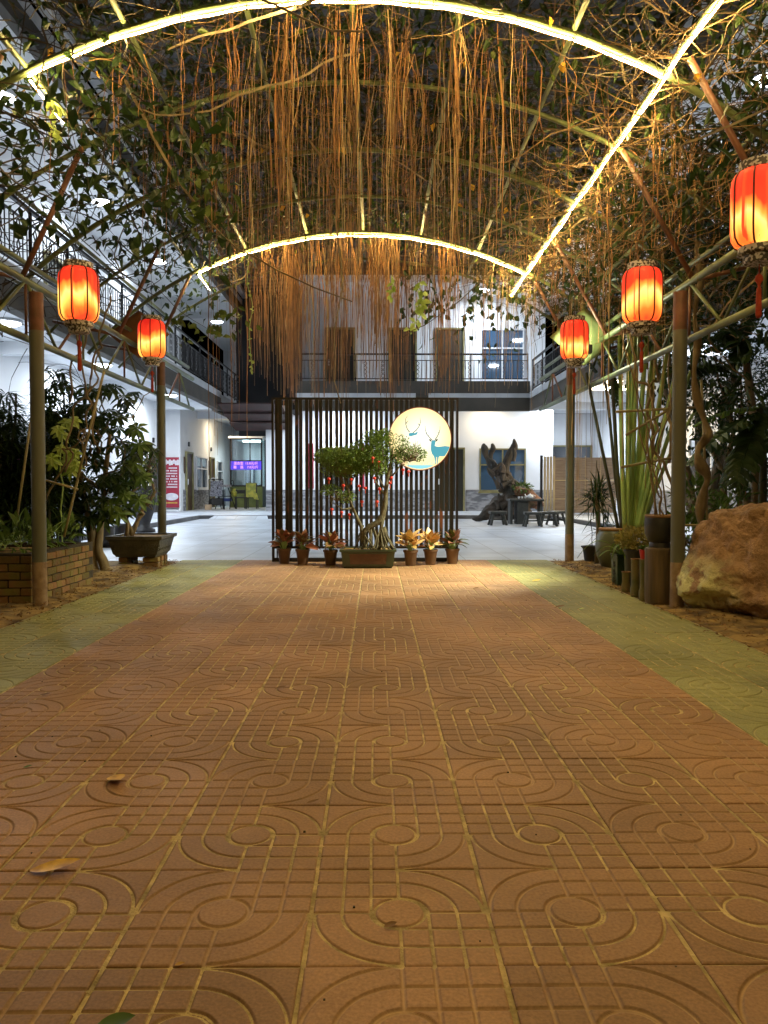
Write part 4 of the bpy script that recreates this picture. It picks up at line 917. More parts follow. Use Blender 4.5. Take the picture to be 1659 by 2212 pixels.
for e in ([(1028,846),(1000,835),(982,800),(1010,800),(1030,826)],[(1108,838),(1118,805),(1158,792),(1150,825),(1122,846)]): poly(an, [mc(p) for p in e][::-1], yf-.006, yf-.001)
obj('antlers', an, M['antler'], moon)
wt = [(805+590*math.cos(a), 790+590*math.sin(a)) for a in np.linspace(R(62), R(118), 18)]
obj('printed_water', poly(MB(), [mc(p) for p in wt] , yf-.0035, yf-.0005), M['water'], moon)
gr = MB()
for k in range(60):
    x0_ = 560+560*k/60+random.uniform(-6,6); h_ = random.uniform(40,130); y0_ = 790+math.sqrt(max(0,575**2-(x0_-805)**2))*.99-10; y0_ = min(y0_, 1345)
    a = mc((x0_, y0_)); b_ = mc((x0_+random.uniform(-40,40), y0_-h_)); gr.tube([(a[0],yf-.003,a[1]),(b_[0],yf-.003,b_[1])], [.002,.0006], 4)
obj('printed_grass', gr, M['water'], moon)

# ------------------------------------------------------------ bonsai
def C(x, y): return (545.8+x*.29975, 818.6+y*.29975)   # position in the close view of the tree
ty = 9.45
tr = thing('bonsai_tray', 'long green glazed tray with brown front panel before the screen', 'plant tray', (P(795,1200,ty).x, ty, 0))
tx0, tx1 = P(738,1225,9.25).x, P(852,1225,9.25).x; tzr = P(795,1187,9.3).z
mb = MB()
def rect(x0,x1,y0,y1,z): return [(x0,y0,z),(x1,y0,z),(x1,y1,z),(x0,y1,z)]
mb.rings([rect(tx0+.03,tx1-.03,9.28,9.68,.001),rect(tx0+.02,tx1-.02,9.27,9.69,.02),rect(tx0+.012,tx1-.012,9.26,9.70,.025),rect(tx0-.005,tx1+.005,9.245,9.715,tzr-.03),rect(tx0-.025,tx1+.025,9.225,9.735,tzr-.022),rect(tx0-.025,tx1+.025,9.225,9.735,tzr),
          rect(tx0+.01,tx1-.01,9.26,9.70,tzr),rect(tx0+.012,tx1-.012,9.262,9.698,tzr-.03)])
obj('tray_body', mb, M['tray'], tr)
obj('front_panel', MB().add([(tx0+.10,9.252,.05),(tx1-.10,9.252,.05),(tx1-.09,9.243,tzr-.05),(tx0+.09,9.243,tzr-.05),(tx0+.10,9.275,.05),(tx1-.10,9.275,.05),(tx1-.09,9.27,tzr-.05),(tx0+.09,9.27,tzr-.05)],[(0,1,2,3),(7,6,5,4),(0,4,5,1),(1,5,6,2),(2,6,7,3),(3,7,4,0)]), M['traypanel'], tr)
for sx in (tx0+.05, tx1-.13): obj('foot', MB().box(sx, sx+.08, 9.3, 9.66, -.004, .004), M['tray'], tr)
obj('soil_fill', MB().add([(tx0+.011,9.261,tzr-.012),(tx1-.011,9.261,tzr-.012),(tx1-.011,9.699,tzr-.012),(tx0+.011,9.699,tzr-.012)],[(0,1,2,3)]), M['soil'], tr)
bt = thing('bonsai_tree', 'ficus bonsai with red ornaments and exposed roots in the green tray', 'bonsai tree', (P(800,1187,ty).x, ty, tzr-.012))
def pc(x, y, Y=ty): 
    a = C(x, y); return P(a[0], a[1], Y)
mb = MB()
mb.tube([pc(800,1150),pc(805,1095),pc(845,1062),pc(900,1035),pc(938,980),pc(955,900),pc(958,820),pc(968,740),pc(985,660),pc(1000,580),pc(1008,500)], [.028,.032,.036,.038,.036,.032,.028,.025,.02,.014,.007], 12)
mb.tube([pc(790,1180),pc(795,1120),pc(780,1060),pc(752,1000),pc(722,930),pc(705,880),pc(690,800),pc(665,720),pc(640,640)], [.028,.025,.022,.02,.018,.015,.012,.009,.006], 10)
mb.tube([pc(935,1195),pc(925,1120),pc(928,1060),pc(940,990)], [.035,.022,.022,.03], 10)
rs = random.Random(5)
for k in range(34):
    xs = rs.choice((790,820,860,930,945)); x1_ = xs+rs.uniform(-75,75); y0_ = rs.uniform(1040,1110); Yo = rs.uniform(-.12,.08)
    mb.tube([pc(xs+rs.uniform(-12,12), y0_), pc((xs+x1_)/2+rs.uniform(-15,15), 1140, ty+Yo*.4), pc(x1_, 1205, ty+Yo), pc(x1_+rs.uniform(-25,25), 1228, ty+Yo*1.4)], [.012,.009,.011,.006], 6)
for (a,b_,c_) in (((968,740),(1040,660),(1090,570)),((955,840),(900,760),(860,690)),((958,800),(900,700),(850,600)),((985,660),(930,600),(880,480)),((705,880),(640,830),(560,800)),((722,930),(650,940),(560,880)),((690,800),(620,700),(540,600)),((690,780),(740,690),(760,580)),((1000,580),(1100,500),(1200,540))):
    mb.tube([pc(*a), pc(*b_, ty-.03), pc(*c_, ty-.06)], [.014,.010,.004], 6)
obj('trunk', mb, M['bonsai_bark'], bt, True)
tw = MB()
for k in range(230):
    cx_, cy_, rx_, ry_ = rs.choice(((650,590,200,110),(650,590,200,110),(890,540,100,160),(1120,510,120,90),(620,830,110,50)))
    a = rs.uniform(0,2*PI); q = rs.uniform(.2,1); e = pc(cx_+rx_*q*math.cos(a), cy_+ry_*q*math.sin(a), ty+rs.uniform(-.16,.16)); s_ = pc(cx_+rs.uniform(-40,60), cy_+ry_*.9, ty)
    tw.tube(wander(s_, e, 6, .03, k), [.003,.003,.0025,.002,.002,.0015], 4)
o = obj('twigs', tw, M['bark'], bt); o['kind'] = 'stuff'
LV = MB()
for (cx_,cy_,rx_,ry_,Yr,n_) in ((600,575,125,85,.17,1500),(720,570,120,90,.18,1500),(900,470,95,100,.15,1500),(880,600,110,100,.15,1300),(800,610,100,90,.15,1000),(1050,480,90,85,.1,420),(1160,530,95,55,.1,330),(1080,570,70,45,.08,160),(560,800,75,38,.1,380),(670,850,75,42,.1,420),(480,560,45,40,.08,200),(530,560,80,60,.15,600),(650,640,170,70,.16,1700),(740,600,110,90,.16,1300),(780,500,80,60,.13,600),(840,560,120,80,.16,900),(900,620,90,80,.14,700),(1020,560,90,80,.10,500),(1200,550,60,40,.07,160),(860,430,70,60,.12,450),(950,400,50,40,.08,260)):
    c0 = pc(cx_, cy_); rX = rx_*.29975/FD*ty; rZ = ry_*.29975/FD*ty
    p_, d_ = blob_points(n_, c0, (rX, Yr, rZ), .2)
    leafmb(LV, p_, d_+rdir(n_)*.8+np.array([0,0,.2]), rdir(n_)+np.array([0,0,1.0]), rng.uniform(.018,.030,n_), rng.uniform(.011,.018,n_))
obj('foliage', LV, leafmat('bonsai_leaf', (0.07,0.13,0.025), (0.24,0.36,0.08), .4, 8), bt)
orn0 = None
OL = ['leftmost under the broad left foliage','second from the left under the left foliage','tucked up under the middle of the left foliage','just right of the left foliage middle','right of the slim trunk under the foliage','high against the curved trunk','left of the curved trunk at mid height','lowest beside the curved trunk','hanging low in the gap between the trunks','lowest at the far left','second lowest on the left, under the small low bough','against the slim left trunk, lowest of all','upper one at the right edge of the curved trunk','lower one at the right edge of the curved trunk','high in the foliage left of the moon lamp','topmost, deep in the middle foliage','left one below the moon lamp','right one below the moon lamp']
ON = [(550,720),(653,768),(710,725),(768,772),(812,787),(877,715),(914,793),(897,885),(787,885),(570,940),(640,962),(696,978),(1000,712),(990,750),(908,600),(865,570),(1083,655),(1123,668)]
for k, (x,y) in enumerate(ON):
    p = pc(x, y, ty-.19 + (k%3)*.04)
    if orn0 is None:
        orn0 = thing('hanging_ornament', 'small red ball ornament with tassel, '+OL[0], 'ornament', p, group='red ornaments in the bonsai')
        obj('ball', MB().lathe([(.003,.017),(.014,.014),(.021,.005),(.021,-.005),(.014,-.014),(.003,-.017)], sides=14), M['red'], orn0, True, local=True)
        obj('tassel', MB().tube([(0,0,-.016),(0,0,-.024),(0,0,-.06)], [.003,.006,.007], 6), M['tassel'], orn0, local=True)
        obj('string', MB().tube([(0,0,.016),(0,0,.10)], .0012, 3), M['bamboo'], orn0, local=True)
    else: dup(orn0, p, 0, 'small red ball ornament with tassel, '+OL[k])

# potted aglaonemas
def leafblade(L, W, n=6, droop=.35, fold=.25, m=None):
    mb = MB(); vs = []
    for i in range(n+1):
        t = i/n; w_ = W*math.sin(PI*min(1,t*.97+.03))**.8*(1-.25*t); x = L*t; z = -droop*L*t*t
        vs += [(x,-w_/2,z+fold*w_*.5),(x,0,z),(x,w_/2,z+fold*w_*.5)]
    fs = []
    for i in range(n):
        for q in range(2): fs.append((i*3+q, i*3+q+1, i*3+q+4, i*3+q+3))
    return mb.add(vs, fs)
def variegated(name, c1, c2, c3):
    m, nt, b = newmat(name); oi = N(nt,'ShaderNodeObjectInfo'); tc = N(nt,'ShaderNodeTexCoord'); ns = N(nt,'ShaderNodeTexNoise'); ns.inputs['Scale'].default_value = 34; ns.inputs['Detail'].default_value = 3
    nt.links.new(tc.outputs['Object'], ns.inputs['Vector']); mu = N(nt,'ShaderNodeMath',operation='MULTIPLY_ADD'); mu.inputs[1].default_value=.9; nt.links.new(oi.outputs['Random'], mu.inputs[0]); 
    s = N(nt,'ShaderNodeMath',operation='MULTIPLY'); s.inputs[1].default_value=.7; nt.links.new(ns.outputs['Fac'], s.inputs[0]); nt.links.new(s.outputs[0], mu.inputs[2])
    rp = N(nt,'ShaderNodeValToRGB'); e = rp.color_ramp.elements; e[0].color=(*c1,1); e[0].position=.25; e[1].color=(*c3,1); e[1].position=1; q=e.new(.65); q.color=(*c2,1)
    nt.links.new(mu.outputs[0], rp.inputs[0]); nt.links.new(rp.outputs[0], b.inputs['Base Color']); b.inputs['Roughness'].default_value=.4; return m
M['aglaR'] = variegated('red_green_leaf', (.08,.11,.03), (.22,.13,.06), (.40,.15,.11))
M['aglaY'] = variegated('cream_orange_leaf', (.30,.24,.06), (.60,.34,.14), (.62,.42,.20))
M['aglaG'] = variegated('green_maroon_leaf', (.03,.07,.015), (.10,.13,.03), (.22,.10,.07))
leafme = {}
def potplant(x, yb, lab, lm, top=1205, sc_=1.0, seed=0):
    Y = 1632/(yb-1052); p = P(x, yb, Y); t = thing('potted_plant', lab, 'potted plant', (p.x, Y, 0), group='potted aglaonemas in front of the screen')
    h = .19*sc_; r = .088*sc_
    obj('pot', MB().lathe([(r*.66,0),(r*.7,.01),(r*.93,h-.03),(r*.95,h-.028),(r*1.03,h-.026),(r*1.06,h),(r*.95,h),(r*.9,h-.02),(.001,h-.02)], sides=26), M['terra'], t, angle=40, local=True)
    if not leafme: 
        for q in range(3):
            o_ = obj('leaf', leafblade(.15, .092, droop=(.15,.4,.7)[q]), None, local=True); leafme[q] = o_.data; bpy.data.objects.remove(o_)
    r_ = random.Random(seed+10)
    key = lm
    for q in range(3):
        if (q,lm) not in leafme: leafme[(q,lm)] = leafme[q].copy(); leafme[(q,lm)].materials.clear(); leafme[(q,lm)].materials.append(M[lm]); leafme[(q,lm)].polygons.foreach_set('use_smooth',[True]*len(leafme[(q,lm)].polygons))
    st = MB()
    for k in range(34):
        a = k*2.4+r_.uniform(-.3,.3); tilt = r_.uniform(.05,1.0); hz = h+.02+(1-tilt)*.10+r_.uniform(0,.03); rad = .015+.05*tilt
        bx_, by_ = rad*math.cos(a), rad*math.sin(a); st.tube([(bx_*.3,by_*.3,h-.03),(bx_,by_,hz)], .003, 4)
        lo = bpy.data.objects.new('leaf', leafme[(k%3,lm)]); COL.objects.link(lo); lo.parent = t; lo.location = (bx_,by_,hz); lo.rotation_euler = (r_.uniform(-.7,.7), -(1.2*(1-tilt)+r_.uniform(.1,.5)), a); s = r_.uniform(.7,1.1)*sc_; lo.scale = (s,s,s)
    obj('stems', st, M['stalk'], t, local=True)
for k, (x, yb, lm, lab) in enumerate(((614,1217,'aglaR','reddish leaved pot plant at the far left of the row'),(654,1219,'aglaR','second pot plant from the left with dull red leaves'),(714,1221,'aglaR','pink and red leaved pot plant just left of the bonsai tray'),
        (887,1222,'aglaY','cream and orange leaved pot plant just right of the tray'),(930,1220,'aglaY','cream orange pot plant with a drooping leaf, second from the right'),(977,1218,'aglaG','dark green leaved pot plant at the right end of the row'))):
    potplant(x, yb, lab, lm, seed=k*7)

# ------------------------------------------------------------ tea corner
def stool(label, c, rz, h=.36, w=.42):
    t = thing('wooden_stool', label, 'stool', c, rz, 'dark rustic stools round the tea table')
    obj('seat', MB().box(-w/2,w/2,-.15,.15,h-.07,h,bev=.02), M['blackwood'], t, local=True)
    for sx in (-1,1):
        for sy in (-1,1): obj('leg', MB().tube([(sx*w*.30,sy*.09,h-.07),(sx*w*.48,sy*.14,0)], [.035,.032], 6), M['blackwood'], t, local=True)
        obj('stretcher', MB().box(sx*w*.36-.015,sx*w*.36+.015,-.11,.11,.11,.15), M['blackwood'], t, local=True)
    obj('stretcher', MB().box(-w*.36,w*.36,-.015,.015,.125,.16), M['blackwood'], t, local=True)
    return t
for x, yb, rz, lab in ((1076,1134,.1,'dark stool standing alone left of the tea table'),(1152,1137,0,'dark stool directly in front of the tea table'),(1187,1136,-.15,'dark stool at the right corner of the tea table'),(1203,1133,.5,'dark stool at the right end, behind its neighbour')):
    Y = 1632/(yb-1052); p = P(x, yb, Y); stool(lab, (p.x, Y+.1, -.012), rz)
tb = thing('tea_table', 'black wooden tea table in front of the driftwood', 'table', (P(1138,1130,20.6).x, 20.7, -.012))
c_ = tb.location
obj('tabletop', MB().box(-.48,.42,-.3,.3,.60,.66,bev=.02), M['blackwood'], tb, local=True)
obj('cabinet', MB().box(-.28,.02,-.22,.22,.0,.60,bev=.01), M['blackwood'], tb, local=True)
for sx in (-.42,.36): obj('leg', MB().box(sx-.03,sx+.03,-.2,.2,0,.6), M['blackwood'], tb, local=True)
tp = thing('teapot', 'white porcelain teapot on the tea table', 'teapot', (c_.x+.08, c_.y-.12, .648))
obj('body', MB().lathe([(.05,0),(.085,.03),(.09,.06),(.06,.11),(.02,.12),(.02,.14),(.001,.145)], sides=18), M['porcelain'], tp, True, local=True)
obj('spout', MB().tube([(-.07,0,.05),(-.12,0,.09),(-.14,0,.13)], [.02,.014,.01], 8), M['porcelain'], tp, True, local=True)
obj('handle', MB().tube([(.07,0,.1),(.13,0,.09),(.12,0,.04),(.07,0,.03)], .01, 6), M['porcelain'], tp, True, local=True)
for k, (dx, lab) in enumerate(((-.05,'small clear cup left of the teapot'),(-.14,'small cup second from the teapot'),(-.22,'cup at the left end of the tea things'))):
    o = obj('teacup', MB().lathe([(.018,0),(.03,.04),(.032,.06),(.028,.06),(.024,.04),(.001,.01)], sides=14), M['porcelain'], local=True, smooth=True); o.location = (c_.x+dx, c_.y-.15, .6485); tag(o, lab, 'cup', 'cups on the tea table')
# driftwood
dw = thing('driftwood_sculpture', 'large weathered root sculpture leaning up against the back wall', 'driftwood', (P(1100,1120,22).x, 22, -.01))
def dp(x, y, Y=22.2): return P(x, y, Y)
def gnarl(mb, pts, rad, sides=12, amp=.35, seed=0):
    n = len(mb.v); mb.tube(pts, rad, sides)
    for i in range(n, len(mb.v)):
        v = Vector(mb.v[i]); k = (i-n)//sides
        if k >= len(pts): continue
        c = Vector(pts[k]); d = v-c; f = 1+amp*mnoise.noise(Vector((v.x*5+seed, v.y*5, v.z*3)))*1.6; mb.v[i] = tuple(c+d*f)
    return mb
def spline(pts, n=4):
    out = []; P_ = [Vector(p) for p in pts]; P_ = [P_[0]]+P_+[P_[-1]]
    for i in range(1, len(P_)-2):
        for k in range(n):
            t = k/n; a,b,c,d = P_[i-1],P_[i],P_[i+1],P_[i+2]
            out.append(.5*((2*b)+(-a+c)*t+(2*a-5*b+4*c-d)*t*t+(-a+3*b-3*c+d)*t**3))
    out.append(P_[-1]); return out
def rad_i(r, n, m):
    return [r[min(len(r)-1,int(i/n))]*(1-(i/n)%1)+r[min(len(r)-1,int(i/n)+1)]*((i/n)%1) for i in range(m)]
mb = MB()
def g(ptsd, r, seed, Y=22.2, s=12):
    pts = spline([dp(x,y,Y) for x,y in ptsd]); gnarl(mb, pts, [q*.8 for q in rad_i(r, 4, len(pts))], s, .55, seed)
g([(1118,1118),(1110,1090),(1102,1060),(1090,1040),(1068,1012),(1054,990),(1046,965),(1046,958)], [.45,.42,.34,.26,.17,.12,.12,.05], 1)
g([(1056,1000),(1060,985),(1065,968),(1063,958)], [.08,.09,.10,.04], 5)
g([(1095,1048),(1090,1022),(1094,1000),(1104,980),(1112,962),(1110,948)], [.24,.18,.13,.13,.12,.03], 2)
g([(1100,1050),(1125,1068),(1145,1085),(1165,1100)], [.30,.24,.18,.06], 3)
g([(1108,1080),(1085,1085),(1065,1100),(1040,1118),(1020,1121)], [.36,.30,.24,.12,.05], 4)
g([(1085,1045),(1105,1060),(1112,1085),(1115,1110)], [.20,.25,.30,.35], 7, 22.0)
r2 = random.Random(4)
for k in range(26):
    a = r2.choice(((1075,1015),(1090,1045),(1100,1060),(1110,1080),(1085,1085),(1098,1010),(1130,1075)))
    q = (a[0]+r2.uniform(-14,14), a[1]+r2.uniform(-14,14)); ang = r2.uniform(-2.4,.2); L_ = r2.uniform(12,30)
    g([q, (q[0]+L_*.5*math.cos(ang)+r2.uniform(-4,4), q[1]+L_*.5*math.sin(ang)), (q[0]+L_*math.cos(ang), q[1]+L_*math.sin(ang))], [.11,.07,.015], 20+k, 22.0+r2.uniform(-.25,.1), 7)
obj('root_body', mb, M['driftwood'], dw)
mb = MB(); g([(1110,1060),(1128,1062),(1148,1072),(1166,1086),(1168,1092),(1150,1096)], [.12,.16,.16,.13,.08,.05], 9, 21.8)
obj('root_arm', mb, M['driftred'], dw, True)
mb = MB(); p_, d_ = blob_points(260, dp(1128,1055,21.8), (.28,.2,.14)); leafmb(mb, p_, d_, rdir(260)+np.array([0,0,1]), .09, .04)
o = obj('potted_moss_plant', mb, M['leaf_mid']); tag(o, 'small green creeper growing on the driftwood', 'plant')
# woven panels
PY_ = 25.4
wp = thing('woven_panel_screen', 'folding screen of woven bamboo panels by the right wing', 'screen', (P(1250,1100,PY_).x, PY_, .101))
xa = P(1172,1100,PY_).x; xb = P(1195,1100,PY_).x; zt = P(1200,985,PY_).z
for k in range(4): obj('cane_pole', MB().tube([(xa+(xb-xa)*(k+.5)/4, PY_-.1-.05*k, .101),(xa+(xb-xa)*(k+.5)/4, PY_-.1-.05*k, zt-.02)], .04, 8), M['cane'], wp, True)
obj('corner_post', MB().box(xa-.08, xa-.01, PY_-.05, PY_+.05, .101, zt+.02), M['iron'], wp)
for k in range(4):
    x0_ = xb+.03+k*.50; nm = MB()
    for q, (z0_, z1_) in enumerate(((.12,.55),(.6,1.15),(1.2,zt-.05))):
        o = obj('woven_panel', MB().box(x0_, x0_+.485, PY_-.02-.01*(k%2), PY_, z0_, z1_), M['mat'], wp)
    obj('panel_frame', MB().box(x0_, x0_+.49, PY_-.045, PY_-.03, .555, .595).box(x0_, x0_+.49, PY_-.045, PY_-.03, 1.155, 1.195).box(x0_+.487, x0_+.499, PY_-.04, PY_+.01, .11, zt), M['cane'], wp)

# ------------------------------------------------------------ right garden
def G(x, yb): 
    Y = 1632/(yb-1052); return P(x, yb, Y)
# boulder
bd = thing('boulder', 'big red brown boulder with a pale yellow patch beside the path', 'boulder', (3.29, 5.95, 0))
def bould():
    nu, nv = 150, 100; vs = []
    planes = [((-.90,-.05,.43),.916),((-.93,-.25,-.10),.86),((.12,-.1,.99),.80),((-.10,-.93,.34),.56),((-.55,-.75,.36),.69),((.3,-.9,.25),.55),((-.55,-.45,-.70),.40),((-.05,-.72,-.69),.30),((.8,-.1,.55),.85),((0,.95,.3),.55)]
    PL = [(Vector(n).normalized(), o_) for n, o_ in planes]
    for j in range(nv+1):
        th = PI*j/nv
        for i in range(nu):
            ph_ = 2*PI*i/nu; d = Vector((math.sin(th)*math.cos(ph_), math.sin(th)*math.sin(ph_), math.cos(th)))
            p = Vector((d.x*.98, d.y*.70, d.z*.62+.32))
            for n_, o_ in PL:
                e = p.dot(n_)-o_
                if e > -.05: 
                    k = max(0, e+.05); p -= n_*(k - .05*(1-math.exp(-k/.05)))
            nz = mnoise.fractal(p*2.6+Vector((3,1,4)), 1.0, 2.0, 4)*.06 + mnoise.fractal(p*7, .7, 2.2, 6)*.034
            cr = 1-min(1, abs(mnoise.noise(Vector((p.x*1.6+p.z*1.3, p.y*1.5, p.z*3.2-p.x*1.1))))/.05); nz -= cr*.022
            cr = 1-min(1, abs(mnoise.noise(Vector((p.x*3.1-p.z*2, p.y*3+5, p.z*2.2+p.x*2))))/.035); nz -= cr*.012
            p += d*nz; p.z = max(p.z, -.03); vs.append((p.x-.10*max(0,p.z-.3), p.y, p.z*.94))
    fs = [(j*nu+i, (j+1)*nu+i, (j+1)*nu+(i+1)%nu, j*nu+(i+1)%nu) for j in range(nv) for i in range(nu)]
    return MB().add(vs, fs)
def bouldmat():
    m, nt, b = newmat('boulder_stone'); tc = N(nt,'ShaderNodeTexCoord')
    n1 = N(nt,'ShaderNodeTexNoise'); n1.inputs['Scale'].default_value=7; n1.inputs['Detail'].default_value=9; n1.inputs['Roughness'].default_value=.65; nt.links.new(tc.outputs['Object'], n1.inputs['Vector'])
    rp = N(nt,'ShaderNodeValToRGB'); e=rp.color_ramp.elements; e[0].position=.30; e[0].color=(.17,.10,.06,1); e[1].position=.66; e[1].color=(.44,.27,.16,1); nt.links.new(n1.outputs['Fac'], rp.inputs[0])
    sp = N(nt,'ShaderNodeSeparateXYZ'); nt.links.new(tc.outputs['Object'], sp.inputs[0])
    # patch of light painted pale yellow on the lower left flank
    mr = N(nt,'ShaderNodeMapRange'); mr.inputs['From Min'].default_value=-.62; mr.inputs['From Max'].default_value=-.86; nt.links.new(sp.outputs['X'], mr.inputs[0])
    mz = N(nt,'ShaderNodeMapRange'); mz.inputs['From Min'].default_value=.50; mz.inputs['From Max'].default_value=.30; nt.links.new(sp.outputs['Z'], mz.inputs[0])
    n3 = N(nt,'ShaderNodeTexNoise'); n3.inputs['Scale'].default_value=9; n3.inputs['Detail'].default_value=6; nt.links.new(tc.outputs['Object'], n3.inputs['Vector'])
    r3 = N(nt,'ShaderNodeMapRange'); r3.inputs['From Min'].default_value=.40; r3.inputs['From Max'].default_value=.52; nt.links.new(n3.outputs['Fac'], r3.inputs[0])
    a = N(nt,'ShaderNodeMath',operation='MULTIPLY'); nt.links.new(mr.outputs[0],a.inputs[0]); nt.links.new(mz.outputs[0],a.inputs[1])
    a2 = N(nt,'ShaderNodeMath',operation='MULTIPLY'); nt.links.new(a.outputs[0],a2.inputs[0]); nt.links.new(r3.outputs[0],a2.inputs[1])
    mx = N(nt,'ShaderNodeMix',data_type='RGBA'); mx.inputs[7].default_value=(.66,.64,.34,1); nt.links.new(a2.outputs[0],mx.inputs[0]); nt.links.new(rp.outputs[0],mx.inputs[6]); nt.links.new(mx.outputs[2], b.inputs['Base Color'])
    b.inputs['Roughness'].default_value=.75
    n2 = N(nt,'ShaderNodeTexNoise'); n2.inputs['Scale'].default_value=13; n2.inputs['Detail'].default_value=10; nt.links.new(tc.outputs['Object'], n2.inputs['Vector'])
    vo = N(nt,'ShaderNodeTexVoronoi'); vo.feature='DISTANCE_TO_EDGE'; vo.inputs['Scale'].default_value=5; 
    wv = N(nt,'ShaderNodeVectorMath',operation='ADD'); nt.links.new(tc.outputs['Object'], wv.inputs[0]); nt.links.new(n3.outputs['Fac'], wv.inputs[1]); nt.links.new(wv.outputs[0], vo.inputs['Vector'])
    vm = N(nt,'ShaderNodeMapRange'); vm.inputs['From Max'].default_value=.08; nt.links.new(vo.outputs['Distance'], vm.inputs[0])
    ad = N(nt,'ShaderNodeMath',operation='MULTIPLY_ADD'); ad.inputs[1].default_value=.08; nt.links.new(vm.outputs[0], ad.inputs[0]); nt.links.new(n2.outputs['Fac'], ad.inputs[2])
    bp = N(nt,'ShaderNodeBump'); bp.inputs['Strength'].default_value=1.0; bp.inputs['Distance'].default_value=.05; nt.links.new(ad.outputs[0], bp.inputs['Height']); nt.links.new(bp.outputs[0], b.inputs['Normal'])
    return m
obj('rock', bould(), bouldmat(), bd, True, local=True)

def lathe_thing(name, label, cat, x, yb, prof, m, rimm=None, sides=28, dz=0, group=None):
    p = G(x, yb); t = thing(name, label, cat, (p.x, p.y, dz), group=group)
    obj('pot_body', MB().lathe(prof, sides=sides), m, t, local=True, angle=50); return t
# pedestal cylinder with bowl
p = P(1426,1300,6.45)
ped = thing('pedestal', 'tall brown ribbed cylinder pedestal at the path edge', 'pedestal', (p.x, 6.47, 0))
obj('column', MB().lathe([(.112,0),(.118,.02),(.120,.2),(.119,.42),(.121,.44),(.118,.455),(.10,.462),(.001,.462)], sides=32), M['barkpot'], ped, local=True, angle=50)
pb = thing('bowl_pot', 'dark glazed bowl pot standing on the cylinder pedestal', 'flower pot', (p.x, 6.47, .463))
obj('pot_body', MB().lathe([(.085,0),(.085,.025),(.078,.04),(.10,.06),(.122,.11),(.125,.2),(.118,.25),(.105,.25),(.10,.22),(.001,.215)], sides=32), M['darkpot'], pb, local=True, angle=50)
obj('rim', MB().lathe([(.106,.245),(.120,.247),(.122,.262),(.115,.27),(.105,.262)], sides=32), M['rim'], pb, local=True, smooth=True)
# bamboo shaped pots
def bpot(label, x, yb, h, r, waist):
    q = G(x, yb); t = thing('bamboo_pot', label, 'flower pot', (q.x, q.y, 0), group='mossy bamboo section pots')
    pr_ = [(r*1.05,0),(r*1.15,.02)] + ([(r*1.2,h*.22),(r*.95,h*.30),(r*.92,h*.32)] if waist else []) + [(r*.95,h*.6),(r*1.05,h*.97),(r*1.1,h),(r*.95,h),(r*.85,h-.02),(.001,h-.025)]
    obj('pot_body', MB().lathe(pr_, sides=20), M['mosspot'], t, local=True, angle=50); obj('rim', MB().tube([(r*1.05*math.cos(a), r*1.05*math.sin(a), h) for a in np.linspace(0,2*PI,21)], .005, 5), M['rim'], t, local=True); return t
bpot('short mossy bamboo pot next to the square green pot', 1352, 1279, .18, .036, False)
bpot('tall yellowish bamboo pot with swollen foot', 1372, 1290, .33, .036, True)
b3 = bpot('tall mossy bamboo pot leaning by the pedestal under the red pot', 1390, 1299, .35, .034, True)
rp_ = thing('red_pot', 'small bright red plastic pot on the tallest bamboo pot', 'flower pot', (b3.location.x, b3.location.y, .353))
obj('pot_body', MB().lathe([(.028,0),(.038,.07),(.043,.072),(.043,.08),(.036,.08),(.001,.06)], sides=18), M['redpot'], rp_, local=True, angle=50)
mb = MB(); n_=26; a_ = rng.uniform(0,2*PI,n_); D = np.stack([np.cos(a_),np.sin(a_),rng.uniform(.4,1.6,n_)],1); leafmb(mb, np.tile([[0,0,.07]],(n_,1)), D, np.tile([[0,0,1.]],(n_,1))+rdir(n_)*.2, .07, .02); obj('leaves', mb, M['leaf_mid'], rp_, local=True)
# square pot with strap leaves
q = G(1341,1268); sq = thing('square_pot', 'tall dark green square pot with long strap leaves', 'potted plant', (q.x+.02, q.y+.06, 0), .12)
def sqring(a, z): return [(-a,-a,z),(a,-a,z),(a,a,z),(-a,a,z)]
obj('pot_body', MB().rings([sqring(.060,0),sqring(.066,.02),sqring(.073,.29),sqring(.079,.295),sqring(.079,.31),sqring(.066,.31),sqring(.064,.28)]), M['squarepot'], sq, local=True)
ch_ = MB(); text_m = M['darkpot']
for z in (.20,.12,.05): ch_.box(-.078,-.070,-.03,.03,z,z+.008).box(-.078,-.070,-.004,.004,z-.02,z+.04)
obj('carved_mark', ch_, M['darkpot'], sq, local=True)
for k, (a, L, r0) in enumerate(((2.9,.42,.9),(3.5,.30,.5),(2.4,.28,.8),(4.4,.32,.6),(5.2,.24,.9),(.6,.28,.8),(1.6,.26,1.1),(3.9,.22,1.2))):
    mb = MB(); vs = []; nn = 9
    for i in range(nn+1):
        t_ = i/nn; rr_ = L*t_; z = .29+L*r0*(t_-t_*t_*1.05)*1.6; w_ = .028*math.sin(PI*min(1,(t_*.93+.07)))**.6; cx_, sx_ = math.cos(a), math.sin(a)
        vs += [(cx_*rr_-sx_*w_/2, sx_*rr_+cx_*w_/2, z+.006),(cx_*rr_, sx_*rr_, z),(cx_*rr_+sx_*w_/2, sx_*rr_-cx_*w_/2, z+.006)]
    obj('leaf', mb.add(vs, [(i*3+u,i*3+u+1,i*3+u+4,i*3+u+3) for i in range(nn) for u in range(2)]), M['leaf_mid'], sq, True, local=True)
